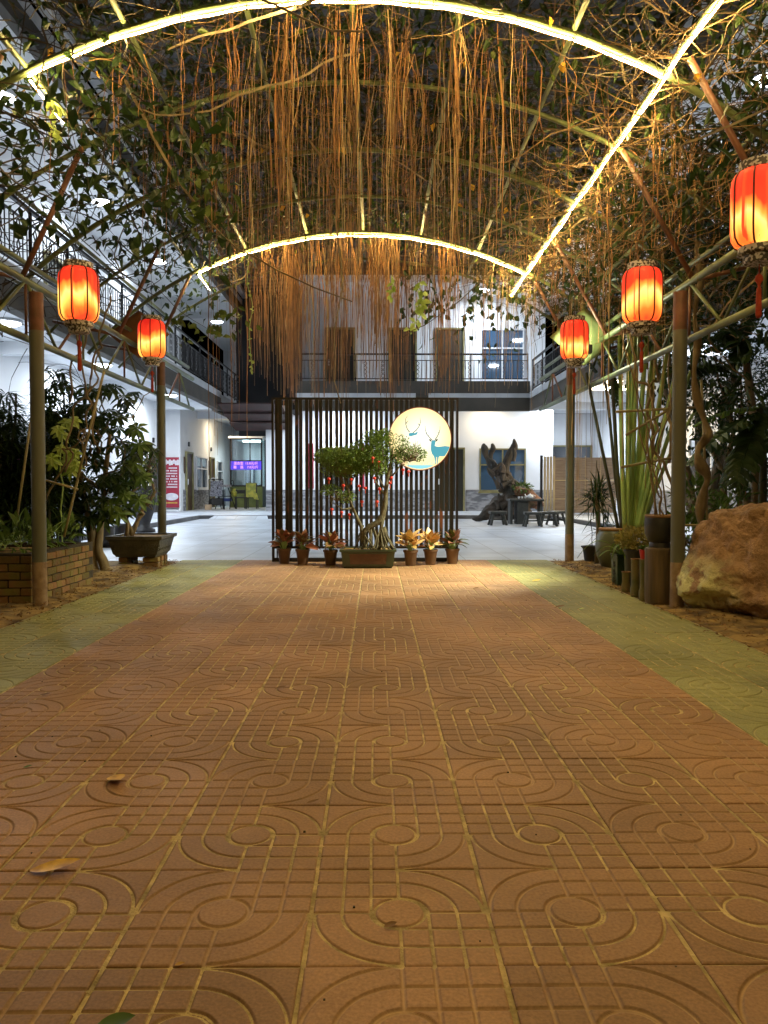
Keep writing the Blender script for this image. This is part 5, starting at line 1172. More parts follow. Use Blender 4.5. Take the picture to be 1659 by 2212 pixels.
# croton in dark pot
q = P(1372,1200,7.35); cr = thing('croton_plant', 'curly yellow green croton in a dark pot behind the bamboo pots', 'potted plant', (q.x, 7.35, 0))
obj('pot_body', MB().lathe([(.07,0),(.09,.1),(.10,.34),(.108,.36),(.10,.38),(.09,.36),(.001,.35)], sides=24), M['darkpot'], cr, local=True, angle=50)
mb = MB(); p_, d_ = blob_points(330, (0,0,.47), (.16,.14,.09), .1); leafmb(mb, p_, d_+rdir(330)*.5+np.array([0,0,.3]), rdir(330), rng.uniform(.05,.08,330), .025, fold=.6, droop=.5); obj('foliage', mb, leafmat('croton_leaf',(.16,.17,.04),(.42,.36,.12)), cr, local=True)
# urn with traveller's palm
q = P(1334,1222,9.2); ur = thing('glazed_urn', 'big olive glazed urn with bare clay rim', 'urn', (q.x, 9.25, 0))
obj('pot_body', MB().lathe([(.15,0),(.17,.02),(.225,.14),(.245,.26),(.235,.37),(.20,.44),(.185,.455),(.17,.455),(.165,.42),(.001,.42)], sides=36), M['glaze'], ur, local=True, smooth=True)
obj('rim', MB().lathe([(.178,.45),(.20,.452),(.205,.47),(.195,.48),(.175,.475)], sides=36), M['rim'], ur, local=True, smooth=True)
tp_ = thing('travellers_palm', 'fan of thick pale green stalks rising from the olive urn', 'palm', (P(1352,1140,9.25).x, 9.25, .42))
base = P(1356,1140,9.25)
fan = [(1286,805,0,.019),(1316,790,0,.018),(1326,740,0,.022),(1344,690,1,.026),(1364,650,1,.028),(1381,640,1,.028),(1397,660,1,.028),(1415,690,1,.028),(1434,720,1,.026),(1453,760,1,.025),(1472,800,1,.024),(1492,860,1,.021),(1372,700,1,.02),(1405,740,1,.02),(1444,800,0,.02)]
for k, (x, y, gr_, r_) in enumerate(fan):
    x = 1375+(x-1375)*1.22
    e = P(x, y, 9.25+.1*math.sin(k*2)); b0 = P(1360+(x-1385)*.20, 1146, 9.25+.05*math.cos(k)); m1 = P(1368+(x-1385)*.50, 1010, 9.25+.06*math.cos(k))
    pts = spline([b0, m1, (m1+e)/2+Vector((0.01*math.sin(k),0,0)), e], 5)
    obj('leaf_stalk', MB().tube(pts, [r_*1.15*(1-.22*i/(len(pts)-1)) for i in range(len(pts))], 10), M['stalk'] if gr_ else M['stalk_dark'], tp_, True)
def bigleaf(p0, p1, W, n=14, droop=.25, slit=True, seed=0):
    p0, p1 = Vector(p0), Vector(p1); L = (p1-p0).length; d = (p1-p0)/L; s = d.cross(Vector((0,0,1))); s = s.normalized() if s.length > .01 else Vector((1,0,0)); mb = MB()
    c = [p0+d*L*t + Vector((0,0,-droop*L*t*t)) for t in [i/n for i in range(n+1)]]
    r_ = random.Random(seed)
    mb.tube(c, [.010*(1-.7*i/n) for i in range(n+1)], 5)
    for i in range(n):
        for sg in (-1,1):
            t = (i+.5)/n; w_ = W*math.sin(PI*min(1,t*.9+.08))**.6
            a, b_ = c[i], c[i+1]; gp = .12 if slit else 0; a2 = a.lerp(b_, gp); dz = Vector((0,0,-w_*r_.uniform(.15,.6))); fw = d*w_*.35
            mb.add([a, b_, b_+s*sg*w_+dz+fw, a2+s*sg*w_+dz+fw, (a+b_)/2+s*sg*w_*.5+Vector((0,0,w_*.06))+fw*.5], [(0,1,4),(1,2,4),(2,3,4),(3,0,4)] if sg > 0 else [(1,0,4),(2,1,4),(3,2,4),(0,3,4)])
    return mb
for k,(a,b_,w_) in enumerate((((1345,700,9.2),(1250,660,9.6),.18),((1376,640,9.2),(1330,480,9.5),.2),((1412,740,9.2),(1540,700,8.6),.2),((1438,800,9.2),(1590,760,8.8),.2),((1390,680,9.3),(1480,520,9.5),.2),((1290,805,9.2),(1262,760,9.2),.08),((1318,800,9.2),(1335,860,9.3),.08))):
    obj('leaf_blade', bigleaf(P(*a), P(*b_), w_, seed=k), M['leaf_dark'], tp_)
# yucca
def spiky(c, n, L, W, m, zb=.4, stem=None, label='', nm='yucca_plant', cat='yucca'):
    t = thing(nm, label, cat, (c[0], c[1], 0))
    if stem: obj('trunk', MB().tube([(c[0],c[1],0),(c[0]+.02,c[1],c[2]*.5),(c[0],c[1],c[2])], stem, 8), M['bark'], t, True)
    mb = MB(); D = rdir(n, zb); Pn = np.tile(np.array([c]),(n,1)) + rng.normal(size=(n,3))*.03 + np.array([0,0,1])*rng.uniform(-.15,.1,(n,1))
    leafmb(mb, Pn, D, np.tile([[0,0,1.]],(n,1))+rdir(n)*.1, rng.uniform(L*.7,L,n), W, fold=.3, droop=.25)
    obj('foliage', mb, m, t); return t
q = P(1290,1065,9.75); spiky((q.x, 9.75, q.z-.05), 150, .42, .022, M['leaf_dark'], .25, .03, 'dark spiky yucca between the rear post and the urn')
q = P(1310,1120,9.9); spiky((q.x, 9.95, .35), 60, .35, .02, M['leaf_dark'], .5, .02, 'low dark spiky plant behind the urn')
q = P(1275,1213,10.14); bp_ = thing('black_tub', 'small black plastic tub beside the right rear post', 'flower pot', (q.x, 10.05, 0))
obj('pot_body', MB().lathe([(.09,0),(.10,.03),(.12,.17),(.142,.19),(.142,.205),(.12,.20),(.11,.17),(.001,.16)], sides=26), M['darkpot'], bp_, local=True, angle=50)
obj('stem', MB().tube(wander((0,0,.16),(.05,0,1.3),12,.05,3), .005, 5), M['twig'], bp_, local=True)
# twisted trunk and trellis behind the right post
tv = thing('twisted_vine', 'thick twisted brown liana climbing a pole behind the right front post', 'vine', (P(1520,1200,6.9).x, 6.9, 0))
pts = spline([P(x,y,6.95+.05*math.sin(i)) for i,(x,y) in enumerate(((1530,1240),(1526,1180),(1512,1120),(1518,1070),(1528,1030),(1512,1000),(1508,970),(1530,940),(1520,905),(1506,860),(1500,800),(1508,740),(1500,680),(1512,600),(1505,520),(1520,420),(1500,330)))],5)
mb = MB(); gnarl(mb, pts, [.026+.010*math.sin(i*.6) for i in range(len(pts))], 9, .5, 2); obj('trunk', mb, M['bark'], tv, True)
tl = thing('bamboo_trellis', 'thin bamboo trellis with crossbars between right post and boulder', 'trellis', (P(1540,1200,7.1).x, 7.1, 0))
for a, b_ in (((1532,1215),(1515,820)),((1352,940),(1470,870)),):
    obj('pole', MB().tube([P(*a,7.1),P(*b_,7.1)], .012, 7), M['bamboo'], tl, True)
for (x0_,x1_,y_,y2_) in ((1405,1560,1133,1136),(1330,1500,890,880),(1340,1470,1010,985)): obj('crossbar', MB().tube([P(x0_,y_,7.0),P(x1_,y2_,7.0)], .012, 7), M['bamboo'], tl, True)
def vinebundle(name, label, segs, r, m, seed=0, amp=.12):
    t = thing(name, label, 'vine', segs[0][0] if False else (Vector(segs[0][0]).x, Vector(segs[0][0]).y, 0)); mb = MB()
    for k,(a,b_) in enumerate(segs): mb.tube(wander(a,b_,16,amp,seed+k), [r*(1-.3*i/15) for i in range(16)], 6)
    obj('stems', mb, m, t, True); return t
vinebundle('climbing_vine', 'bare brown stems climbing out of the bowl pot', [((P(1415,1120,6.5)),P(1368,760,6.7)),(P(1425,1120,6.5),P(1400,820,6.8)),(P(1440,1115,6.5),P(1448,740,6.9)),(P(1420,1118,6.5),P(1338,690,6.9)),(P(1436,1118,6.4),P(1395,960,6.3))], .007, M['bark'], 5, .05)
vinebundle('climbing_vine', 'twisting thick stems between the stalks and right front post', [(P(1455,1080,7.3),P(1412,900,7.4)),(P(1412,900,7.4),P(1420,760,7.5)),(P(1420,760,7.5),P(1385,560,7.4)),(P(1412,940,7.4),P(1360,720,7.6)),(P(1445,1000,7.3),P(1466,700,7.5))], .016, M['bark'], 15, .08)
# foliage masses on the right
def shrub(name, label, cat, blobs, n, L, W, m, base=None, tr_=.035, zb=.0, fold=.25, tm='bark'):
    b0 = base or (blobs[0][0][0], blobs[0][0][1], 0); t = thing(name, label, cat, b0); mb = MB(); tk = MB()
    tot = sum(b[1][0]*b[1][2] for b in blobs)
    for c, r in blobs:
        k = max(8, int(n*r[0]*r[2]/tot)); p_, d_ = blob_points(k, c, r, .25)
        leafmb(mb, p_, d_+rdir(k)*.7+np.array([0,0,zb]), rdir(k)*.6+np.array([0,0,1.]), rng.uniform(L*.65,L*1.15,k), rng.uniform(W*.7,W*1.1,k), fold=fold)
        tk.tube(wander(b0, c, 10, .12, k), [tr_*(1-.8*i/9) for i in range(10)], 7)
        for q in range(10):
            e = np.array(c)+rng.normal(size=3)*np.array(r)*.45; tk.tube(wander(Vector(b0).lerp(Vector(c), .75), e, 6, .06, q), [.008,.007,.006,.005,.004,.003], 4)
    obj('trunk', tk, M[tm], t, True); obj('crown', mb, m, t); return t
shrub('garden_tree', 'dark small leaved tree on the right behind the boulder', 'tree', [(P(1600,820,9.5),(.75,.5,.5)),(P(1690,900,9.6),(.6,.5,.9)),(P(1545,770,9.7),(.45,.4,.35)),(P(1590,940,9.8),(.4,.4,.35)),(P(1520,880,10),(.35,.3,.4)),(P(1640,1040,9.6),(.4,.4,.3))], 6500, .065, .028, M['leaf_dark'], (P(1600,1150,9.7).x, 9.7, 0), .06)
shrub('garden_shrub', 'low leafy plants behind the boulder and trellis', 'shrub', [(P(1500,1080,7.6),(.2,.2,.25)),(P(1545,1120,7.7),(.25,.2,.2)),(P(1480,1160,7.4),(.18,.2,.2)),(P(1590,1090,8),(.2,.2,.15))], 620, .12, .035, M['leaf_mid'], (P(1520,1240,7.6).x, 7.6, 0), .012, .4)
pf = thing('palm_frond_plant', 'dark drooping banana leaves right of the right front post', 'banana plant', (P(1640,1100,8.3).x, 8.3, 0))
obj('trunk', MB().tube([P(1645,1190,8.3), P(1650,1000,8.3), P(1640,880,8.3)], [.05,.04,.03], 8), M['stalk_dark'], pf, True)
for k,(a,b_,w_,m_) in enumerate((((1640,890,8.3),(1490,940,7.9),.16,'leaf_dark'),((1640,880,8.3),(1500,880,8.4),.14,'leaf_mid'),((1645,890,8.3),(1590,1000,7.9),.2,'leaf_dark'),((1640,870,8.3),(1720,960,8.3),.2,'leaf_dark'),((1640,900,8.3),(1560,1010,8.2),.15,'leaf_dark'))):
    obj('leaf_blade', bigleaf(P(*a), P(*b_), w_, seed=20+k, droop=.3), M[m_], pf)
pf = thing('palm_frond_plant', 'dark palm fronds arching above the right front post', 'palm', (4.4, 9, 0))
obj('trunk', MB().tube([(4.4,9,0),(4.3,8.9,1.6),(4.1,8.8,2.6)], [.06,.05,.04], 8), M['bark'], pf, True)
for k,(b_,w_) in enumerate((((1490,700,8),.14),((1500,745,8.3),.14),((1560,690,8.2),.14),((1600,770,8.5),.14),((1700,720,8.8),.14),((1640,620,8.6),.14),((1540,640,9.6),.14))):
    obj('leaf_blade', bigleaf((4.1,8.8,2.6), P(*b_), w_, seed=40+k, droop=.15), M['leaf_dark'], pf)
q = P(1572,1130,8.2); o = obj('stone_block', MB().box(-.12,.12,-.1,.1,0,.32,bev=.02).box(-.13,.11,-.09,.11,.321,.55,bev=.03), M['trough'], local=True); o.location = (q.x, 8.2, 0); tag(o, 'rough brown stone block behind the boulder', 'stone block')

# ------------------------------------------------------------ left garden
# brick planter: bricks as parts
pl = thing('brick_planter', 'low planter walled in old mossy bricks behind the left front post', 'planter', (-3.8, 7.0, 0))
px1, px0, py0, py1 = -2.80, -5.0, 6.42, 7.85; ph = .42
core = MB().box(px0, px1-.015, py0+.015, py0+.10, 0, ph-.006).box(px1-.10, px1-.015, py0+.10, py1-.015, 0, ph-.006).box(px0, px1-.10, py1-.1, py1-.015, 0, ph-.008)
obj('mortar_core', core, M['mortar'], pl)
obj('soil_fill', MB().add([(px0,py0+.1,ph-.05),(px1-.1,py0+.1,ph-.05),(px1-.1,py1-.1,ph-.05),(px0,py1-.1,ph-.05)],[(0,1,2,3)]), M['soil'], pl)
def brickmesh(L, W_, Hh, seed):
    mb = MB().box(-L/2,L/2,-W_/2,W_/2,-Hh/2,Hh/2,bev=.005)
    mb.v = [tuple(Vector(v)+Vector((mnoise.noise(Vector(v)*40+Vector((seed,0,0))), mnoise.noise(Vector(v)*40+Vector((0,seed,5))), mnoise.noise(Vector(v)*40+Vector((5,0,seed)))))*.004) for v in mb.v]
    me = bpy.data.meshes.new('brick'); me.from_pydata(mb.v, [], mb.f); me.update(); me.materials.append(M['brick']); return me
bm_ = [brickmesh(.185,.10,.056,s) for s in range(4)]; bmh = [brickmesh(.088,.10,.056,s+9) for s in range(2)]
def brick(x, y, z, rz, half=False, parent=pl):
    o = bpy.data.objects.new('brick', random.choice(bmh if half else bm_)); COL.objects.link(o); o.parent = parent
    o.location = Vector((x,y,z)) - worldorg(parent); o.rotation_euler = (random.uniform(-.02,.02), random.uniform(-.02,.02), rz+random.uniform(-.02,.02)+random.choice((0,PI)))
random.seed(11)
for c in range(6):
    z = .034+.066*c+ .002; off = .1 if c % 2 else 0
    x = px1-.10-off
    while x > px0+.3: brick(x, py0+.05, z, 0); x -= .198
    if c % 2: brick(px1-.05, py0+.05, z, 0, True)
    y = py0+.10+(.1 if c % 2 == 0 else .0)+.10
    if c % 2: y = py0+.2
    while y < py1-.05: brick(px1-.05, y, z, PI/2); y += .198
shrub('planter_plants', 'low broad leaved plants filling the brick planter', 'plants', [((-3.1,6.75,.52),(.28,.25,.13)),((-3.6,6.8,.55),(.35,.25,.16)),((-4.2,6.9,.56),(.4,.3,.18)),((-3.0,7.3,.52),(.22,.3,.12))], 420, .15, .055, M['leaf_mid'], (-3.5,7,.37), .01, .8, tm='stalk')
# schefflera-like tree
tx, ty_ = P(213,1232,9.07).x, 9.07
tt = thing('umbrella_tree', 'twin trunked umbrella tree with big palmate leaves behind the planter', 'tree', (tx, ty_, 0))
mb = MB()
gnarl(mb, spline([(tx-.06,ty_,-.02),(tx-.08,ty_,.12),(tx-.07,ty_+.02,.35),(tx-.11,ty_,.62),(tx-.2,ty_,1.1),(tx-.28,ty_,1.7)],5), [.095,.085,.075,.07,.066,.064,.062,.06,.06,.058,.056,.055,.052,.05,.05,.045,.045,.04,.04,.035,.03,.03,.03,.03,.025,.02][:26], 12, .25, 1)
gnarl(mb, spline([(tx+.10,ty_-.03,-.02),(tx+.05,ty_,.1),(tx+.0,ty_,.25),(tx+.02,ty_+.02,.5),(tx+.08,ty_,1.0),(tx+.15,ty_,1.6)],5), [.085,.075,.06,.052,.05,.05,.05,.048,.046,.044,.042,.04,.04,.04,.038,.036,.034,.032,.03,.03,.028,.026,.024,.022,.02,.02], 12, .25, 4)
for k in range(18):
    z = random.uniform(.6,1.6); a = random.uniform(0,2*PI); mb.tube(wander((tx,ty_,z),(tx+.6*math.cos(a),ty_+.4*math.sin(a),z+random.uniform(.1,.7)),8,.08,k), [.014,.012,.011,.01,.009,.008,.006,.005], 6)
obj('trunk', mb, M['bark'], tt, True)
mb = MB(); LMs = []
def palmate(mb, c, n, L, W_, tilt):
    a = np.linspace(0, 2*PI, n, endpoint=False)+random.uniform(0,1); ax = Vector(tilt).normalized(); u = ax.orthogonal().normalized(); v = ax.cross(u)
    D = np.array([list(u*math.cos(q)+v*math.sin(q)-ax*.25) for q in a]); leafmb(mb, np.tile([list(c)],(n,1)), D, np.tile([list(ax)],(n,1)), rng.uniform(L*.8,L*1.1,n), W_, fold=.2, droop=.25)
crown = MB()
for k in range(230):
    u = random.random(); x = tx+random.gauss(0,.38)+ .0; z = random.uniform(.55,2.15); w_ = .62*math.sin(PI*min(1,max(.05,(z-.35)/2.1)))**.6
    x = tx-.12+random.uniform(-w_,w_)*1.05; y = ty_+random.uniform(-.45,.45)
    palmate(crown, (x,y,z), 7, .155, .05, (random.uniform(-.5,.5), random.uniform(-1.0,.1), 1))
obj('crown', crown, M['leaf_dark'], tt)
o = MB()
for (x,y) in ((295,925),(300,960),(290,1000),(305,1030),(240,1090),(255,1110),(225,1120),(268,1068),(300,1080)): palmate(o, P(x,y,8.75), 7, .17, .06, (.2,-1,.6))
obj('leaf_cluster', o, M['leaf_mid'], tt)
o = MB()
for k in range(14): palmate(o, P(random.uniform(105,165), random.uniform(905,1020), 7.9+random.uniform(-.2,.2)), 6, .10, .045, (.4,-1,.6))
oo = thing('young_plant', 'bright yellow green leaf cluster lit beside the left front post', 'plant', (P(135,1150,7.9).x, 7.9, 0)); obj('foliage', o, M['leaf_light'], oo)
obj('stem', MB().tube(wander((P(135,1150,7.9).x,7.9,.3), P(135,930,7.9), 10, .05, 3), .008, 5), M['stalk'], oo)
# dark bamboo palm at the far left
shrub('courtyard_tree', 'dark leafy tree crown rising beyond the right side of the pergola', 'tree', [((4.6,11.5,4.6),(1.0,1.2,.8)),((5.0,12.5,5.6),(.9,1.2,.8)),((4.0,11.0,3.6),(.7,.8,.5)),((4.9,10.0,3.9),(.8,.9,.7)),((3.9,12.5,5.2),(.7,.9,.6)),((4.6,9.2,5.0),(.6,.8,.6))], 6500, .14, .055, M['leaf_dark'], (4.7,11.2,0), .07)
spk = thing('bamboo_palm', 'dense dark bamboo palm at the left picture edge', 'palm', (P(40,1150,8.6).x, 8.6, 0)); mb = MB(); st = MB()
for k in range(26):
    bx_ = P(random.uniform(-80,140),1150,8.6).x; by_ = 8.6+random.uniform(-.3,.6); h_ = random.uniform(1.3,2.35); st.tube(wander((bx_,by_,0),(bx_+random.uniform(-.15,.15),by_,h_),8,.05,k), .012, 5)
    for j in range(44):
        z = random.uniform(.45,h_); nb = 11; a = rng.uniform(0,2*PI,nb); D = np.stack([np.cos(a),np.sin(a),rng.uniform(-.5,.6,nb)],1)
        leafmb(mb, np.tile([[bx_+random.uniform(-.12,.12),by_,z]],(nb,1)), D, np.tile([[0,0,1.]],(nb,1))+rdir(nb)*.2, rng.uniform(.14,.28,nb), .022, droop=.35)
obj('stems', st, M['stalk_dark'], spk); obj('crown', mb, M['leaf_dark'], spk)
# trough with old bonsai on bricks
tg = thing('carved_trough', 'dark carved rectangular trough raised on red bricks by the left rear post', 'planter', (-3.0, 9.55, 0))
def rr4(x0,x1,y0,y1,z): return rect(x0,x1,y0,y1,z)
q0 = P(232,1160,9.3).x; q1 = P(350,1160,9.3).x
obj('trough_body', MB().rings([rr4(q0+.09,q1-.09,9.33,9.87,.13),rr4(q0+.08,q1-.08,9.32,9.88,.15),rr4(q0+.06,q1-.06,9.3,9.9,.17),rr4(q0+.02,q1-.02,9.27,9.93,.33),rr4(q0-.01,q1+.01,9.24,9.96,.345),rr4(q0-.01,q1+.01,9.24,9.96,.38),rr4(q0+.03,q1-.03,9.28,9.92,.38),rr4(q0+.03,q1-.03,9.28,9.92,.34)]), M['trough'], tg)
cv = MB()
for k in range(9):
    for j in range(2): 
        a = k*1.3+j; cx_ = q1-.052+.02*((j)); cv.tube([(q1-.045+.003*j, 9.36+.055*k+.018*math.cos(b2), .225+.045*j+.014*math.sin(b2)) for b2 in np.linspace(a,a+5,8)], .005, 5)
        cv.tube([(q0+.08+.065*k+.02*math.cos(b2), 9.283-.004*j, .225+.045*j+.014*math.sin(b2)) for b2 in np.linspace(a,a+5,8)], .005, 5)
obj('carving', cv, M['trough'], tg)
obj('soil_fill', MB().add([(q0+.031,9.281,.362),(q1-.031,9.281,.362),(q1-.031,9.919,.362),(q0+.031,9.919,.362)],[(0,1,2,3)]), M['soil'], tg)
for (x,y) in ((q1-.16,9.42),(q1-.16,9.58),(q1-.16,9.74),(q0+.16,9.45),(q0+.16,9.7)):
    for z in (.032,.094): brick(x, y, z, 0 if (x > -3) else PI/2, False, tg)
ob = shrub('old_bonsai', 'sparse old bonsai with leaning trunk in the carved trough', 'bonsai tree', [((-2.95,9.6,1.15),(.22,.2,.25)),((-2.75,9.6,.85),(.16,.15,.12)),((-3.15,9.6,.9),(.16,.15,.14)),((-2.72,9.6,1.35),(.1,.1,.12))], 420, .045, .025, M['leaf_mid'], (-2.98,9.6,.36), .03)
# tall vase on courtyard
q = G(311,1148); tvz = thing('tall_vase', 'tall black vase on the courtyard behind the trough', 'vase', (q.x, q.y, -.012))
obj('vase_body', MB().lathe([(.24,0),(.24,.06),(.15,.1),(.13,.18),(.2,.4),(.27,.65),(.28,.82),(.22,.92),(.26,1.0),(.22,1.0),(.18,.92),(.001,.9)], sides=28), M['darkpot'], tvz, local=True, smooth=True)
shrub('vase_plant', 'dark leafy plant growing from the tall black vase', 'plant', [((q.x,q.y,1.35),(.4,.3,.35))], 420, .10, .05, M['leaf_dark'], (q.x,q.y,.9), .02)
for (x,yb,r_,lab) in ((225,1180,.16,'dark round pot in shade behind the umbrella tree'),(262,1172,.12,'small dark pot in shade left of the trough'),(150,1178,.2,'black tub in shade behind the brick planter')):
    q = G(x,yb); t = thing('garden_pot', lab, 'flower pot', (q.x, q.y, -.012)); obj('pot_body', MB().lathe([(r_*.7,0),(r_,.1),(r_*1.05,.3),(r_*.95,.34),(r_*.8,.3),(.001,.28)], sides=22), M['darkpot'], t, local=True, smooth=True)
# pole frame
lf = thing('pole_frame', 'leaning bamboo pole frame with crossbar left of the umbrella tree', 'pole frame', (P(70,1150,7).x, 7, 0))
for a, b_ in (((72,870),(30,1165)),((168,1035),(138,1160)),((225,800),(166,1040))): obj('pole', MB().tube([P(*a,6.95),P(*b_,6.95)], .011, 7), M['bamboo'], lf, True)
obj('crossbar', MB().tube([P(68,1029,6.95),P(168,1057,6.95)], .011, 7), M['bamboo'], lf, True)
vinebundle('climbing_vine', 'twisted brown stems hanging behind the left front lantern', [(P(180,1010,7.6),P(185,900,7.5)),(P(185,900,7.5),P(215,760,7.4)),(P(140,1020,7.6),P(195,820,7.5)),(P(195,820,7.5),P(240,640,7.3)),(P(100,1080,7.7),P(185,930,7.5)),(P(205,960,7.6),P(160,700,7.5)),(P(150,870,7.6),P(180,640,7.4)),(P(170,760,7.5),P(172,560,7.2))], .011, M['bark'], 30, .08)
gp = obj('garden_column', MB().box(-.14,.14,-.14,.14,0,1.0), M['canvas'], local=True); q = G(8,1180); gp.location=(q.x+.2, q.y, 0); tag(gp, 'short olive green square column at the left picture edge', 'column')

# ------------------------------------------------------------ vine canopy, hanging roots
rng = np.random.default_rng(21)
def np_vz(x): return VA-VR+np.sqrt(np.clip(VR*VR-(x-VC)**2, .01, None))
def roots(n, xs, ys, zend, r0, m, name, label, sway=.05, clump=0, zs=None):
    if clump:
        cx_ = rng.uniform(xs[0], xs[1], clump); cy_ = rng.uniform(ys[0], ys[1], clump); pick = rng.integers(0, clump, n)
        x = cx_[pick]+rng.normal(size=n)*.035; y = cy_[pick]+rng.normal(size=n)*.06; ce = rng.uniform(zend[0], zend[1], clump)[pick]; ze = ce+np.abs(rng.normal(size=n))*.35
    else:
        x = rng.uniform(xs[0], xs[1], n); y = rng.uniform(ys[0], ys[1], n); ze = rng.uniform(zend[0], zend[1], n)
    zt_ = np_vz(x)+rng.uniform(-.05,.25,n); ze = np.minimum(ze, zt_-.3)
    K = 16; t = np.linspace(0,1,K)[None,:]
    Z = zt_[:,None]+(ze-zt_)[:,None]*t
    ax = rng.normal(size=(n,1))*sway; ay = rng.normal(size=(n,1))*sway
    ph_ = rng.uniform(0,6.28,(n,1)); fr_ = rng.uniform(2,9,(n,1))
    X = x[:,None]+ax*np.minimum(t*2.5,1)+.012*np.sin(fr_*t+ph_)*(1-t*.3) + np.cumsum(rng.normal(size=(n,K))*.0022,axis=1); Yy = y[:,None]+ay*t+.012*np.cos(fr_*t+ph_) + np.cumsum(rng.normal(size=(n,K))*.0035,axis=1)
    S = np.stack([X,Yy,Z],-1); rr_ = (.35+1.3*rng.random(n)**2.2)[:,None]*r0*1.15*(1-.35*t)+0*Z
    V,F = strands(S, rr_); o = obj(name, MB().np(V,F), m); tag(o, label, 'hanging roots', kind='stuff'); return o
roots(430, (-1.65,.95), (10.10,11.3), (1.8,2.9), .0046, M['root'], 'hanging_roots', 'dense curtain of brown aerial roots before the back balcony', .07, 46)
roots(300, (-1.7,2.3), (10.10,11.3), (2.0,3.1), .0036, M['root2'], 'hanging_roots', 'pale thin aerial roots mixed in the far curtain', .05, 110)
roots(90, (-1.9,2.2), (9.0,9.95), (1.9,3.2), .0036, M['root'], 'hanging_roots', 'loose roots hanging in front of the far arch', .05, 44)
roots(330, (-2.1,1.9), (5.45,9.3), (2.75,3.7), .0031, M['root'], 'hanging_roots', 'brown aerial roots hanging in the middle of the vault', .05, 110)
roots(150, (-1.0,1.0), (5.4,7.2), (2.45,3.5), .0030, M['root2'], 'hanging_roots', 'pale aerial roots scattered under the vault', .05, 70)
roots(130, (-1.1,.9), (5.5,6.8), (2.5,3.3), .0031, M['root'], 'hanging_roots', 'long bundled roots falling just behind the near arch', .04, 40)
roots(220, (1.95,3.1), (4.8,9.6), (2.3,3.5), .0040, M['root'], 'hanging_roots', 'brown roots hanging on the right beyond the light strip', .05, 44)
roots(70, (-2.2,-1.2), (5.4,9.6), (2.5,3.4), .0034, M['root'], 'hanging_roots', 'sparse roots hanging on the left below the near arch', .05, 30)
roots(36, (2.2,2.8), (7.5,9.9), (.5,2.0), .0035, M['root2'], 'hanging_roots', 'long thin roots reaching down near the right rear post', .03, 12)
roots(10, (-1.95,-1.55), (9.0,9.9), (1.2,1.9), .0045, M['root'], 'hanging_roots', 'few long roots hanging left of the screen', .02)
# tangle of stems on top of the vault
def tangle(n, xs, ys, up, L, r0, m, name, label, K=8, curl=.16, flat=.35):
    x = rng.uniform(xs[0], xs[1], n); y = rng.uniform(ys[0], ys[1], n); z = np_vz(x)+rng.uniform(up[0], up[1], n)
    d = rdir(n); d[:,2] *= flat; d /= np.linalg.norm(d,axis=1,keepdims=True); S = np.zeros((n,K,3)); p = np.stack([x,y,z],1); l = rng.uniform(L*.5,L*1.3,n)[:,None]/(K-1)
    for k in range(K):
        S[:,k] = p; p = p+d*l; d = d+rng.normal(size=(n,3))*curl*1.6*np.array([1,1,.7]); d /= np.linalg.norm(d,axis=1,keepdims=True)
    rr_ = rng.uniform(.5,1.4,(n,1))*r0*np.linspace(1,.5,K)[None,:]
    V,F = strands(S, rr_); o = obj(name, MB().np(V,F), m); tag(o, label, 'vines', kind='stuff'); return o
tangle(5600, (-2.05,3.3), (2.6,11.5), (.03,.6), .7, .0042, M['twig'], 'vine_tangle', 'dark tangled vine stems lying over the pergola')
tangle(520, (-2.0,2.9), (4.6,11.3), (.0,.3), .6, .0034, M['twig2'], 'vine_tangle', 'straw coloured vine stems woven through the ribs')
tangle(700, (1.6,3.4), (4.2,9.5), (-.25,.25), .8, .0045, M['twig2'], 'vine_tangle', 'yellow brown stems bunched right of the long light strip')
tangle(360, (-3.8,-1.9), (2.8,9.5), (-.3,.3), 1.0, .0065, M['twig'], 'vine_tangle', 'dark branches over the left side of the pergola', curl=.12, flat=.6)
tangle(60, (-3.4,3.4), (2.6,10), (-.15,.35), 2.4, .012, M['bark'], 'vine_stems', 'thick woody vine stems crossing over the pergola', K=16, curl=.10)
def canopy_leaves(n, xs, ys, up, L, W_, m, name, label, dn=.4):
    x = rng.uniform(xs[0], xs[1], n); y = rng.uniform(ys[0], ys[1], n); z = np_vz(x)+rng.uniform(up[0], up[1], n)
    mb = MB(); D = rdir(n, -dn); leafmb(mb, np.stack([x,y,z],1), D, rdir(n)*.8+np.array([0,0,1.]), rng.uniform(L*.6,L*1.2,n), rng.uniform(W_*.7,W_*1.1,n)); o = obj(name, mb, m); tag(o, label, 'vine leaves', kind='stuff')
canopy_leaves(15000, (-2.15,3.5), (2.6,11.6), (.08,.75), .11, .05, M['leaf_dark'], 'vine_leaves', 'dark vine leaves over the whole pergola roof')
canopy_leaves(620, (-2.2,2.9), (5.4,11.3), (-.12,.2), .085, .045, M['leaf_vine'], 'vine_leaves', 'green vine leaves hanging under the pergola roof')
canopy_leaves(1900, (2.1,4.2), (4.6,10.5), (-.5,.8), .15, .055, M['leaf_dark'], 'vine_leaves', 'dark leaf mass on the right side of the pergola')
canopy_leaves(1100, (-2.9,-1.7), (5.0,11.0), (-.15,.6), .12, .055, M['leaf_dark'], 'vine_leaves', 'dark leaves along the left rail of the pergola')
canopy_leaves(36, (-2.2,2.4), (4.6,9.5), (-.2,.1), .09, .05, M['leaf_yellow'], 'yellow_leaves', 'few yellow leaves caught among the vines', 1.0)
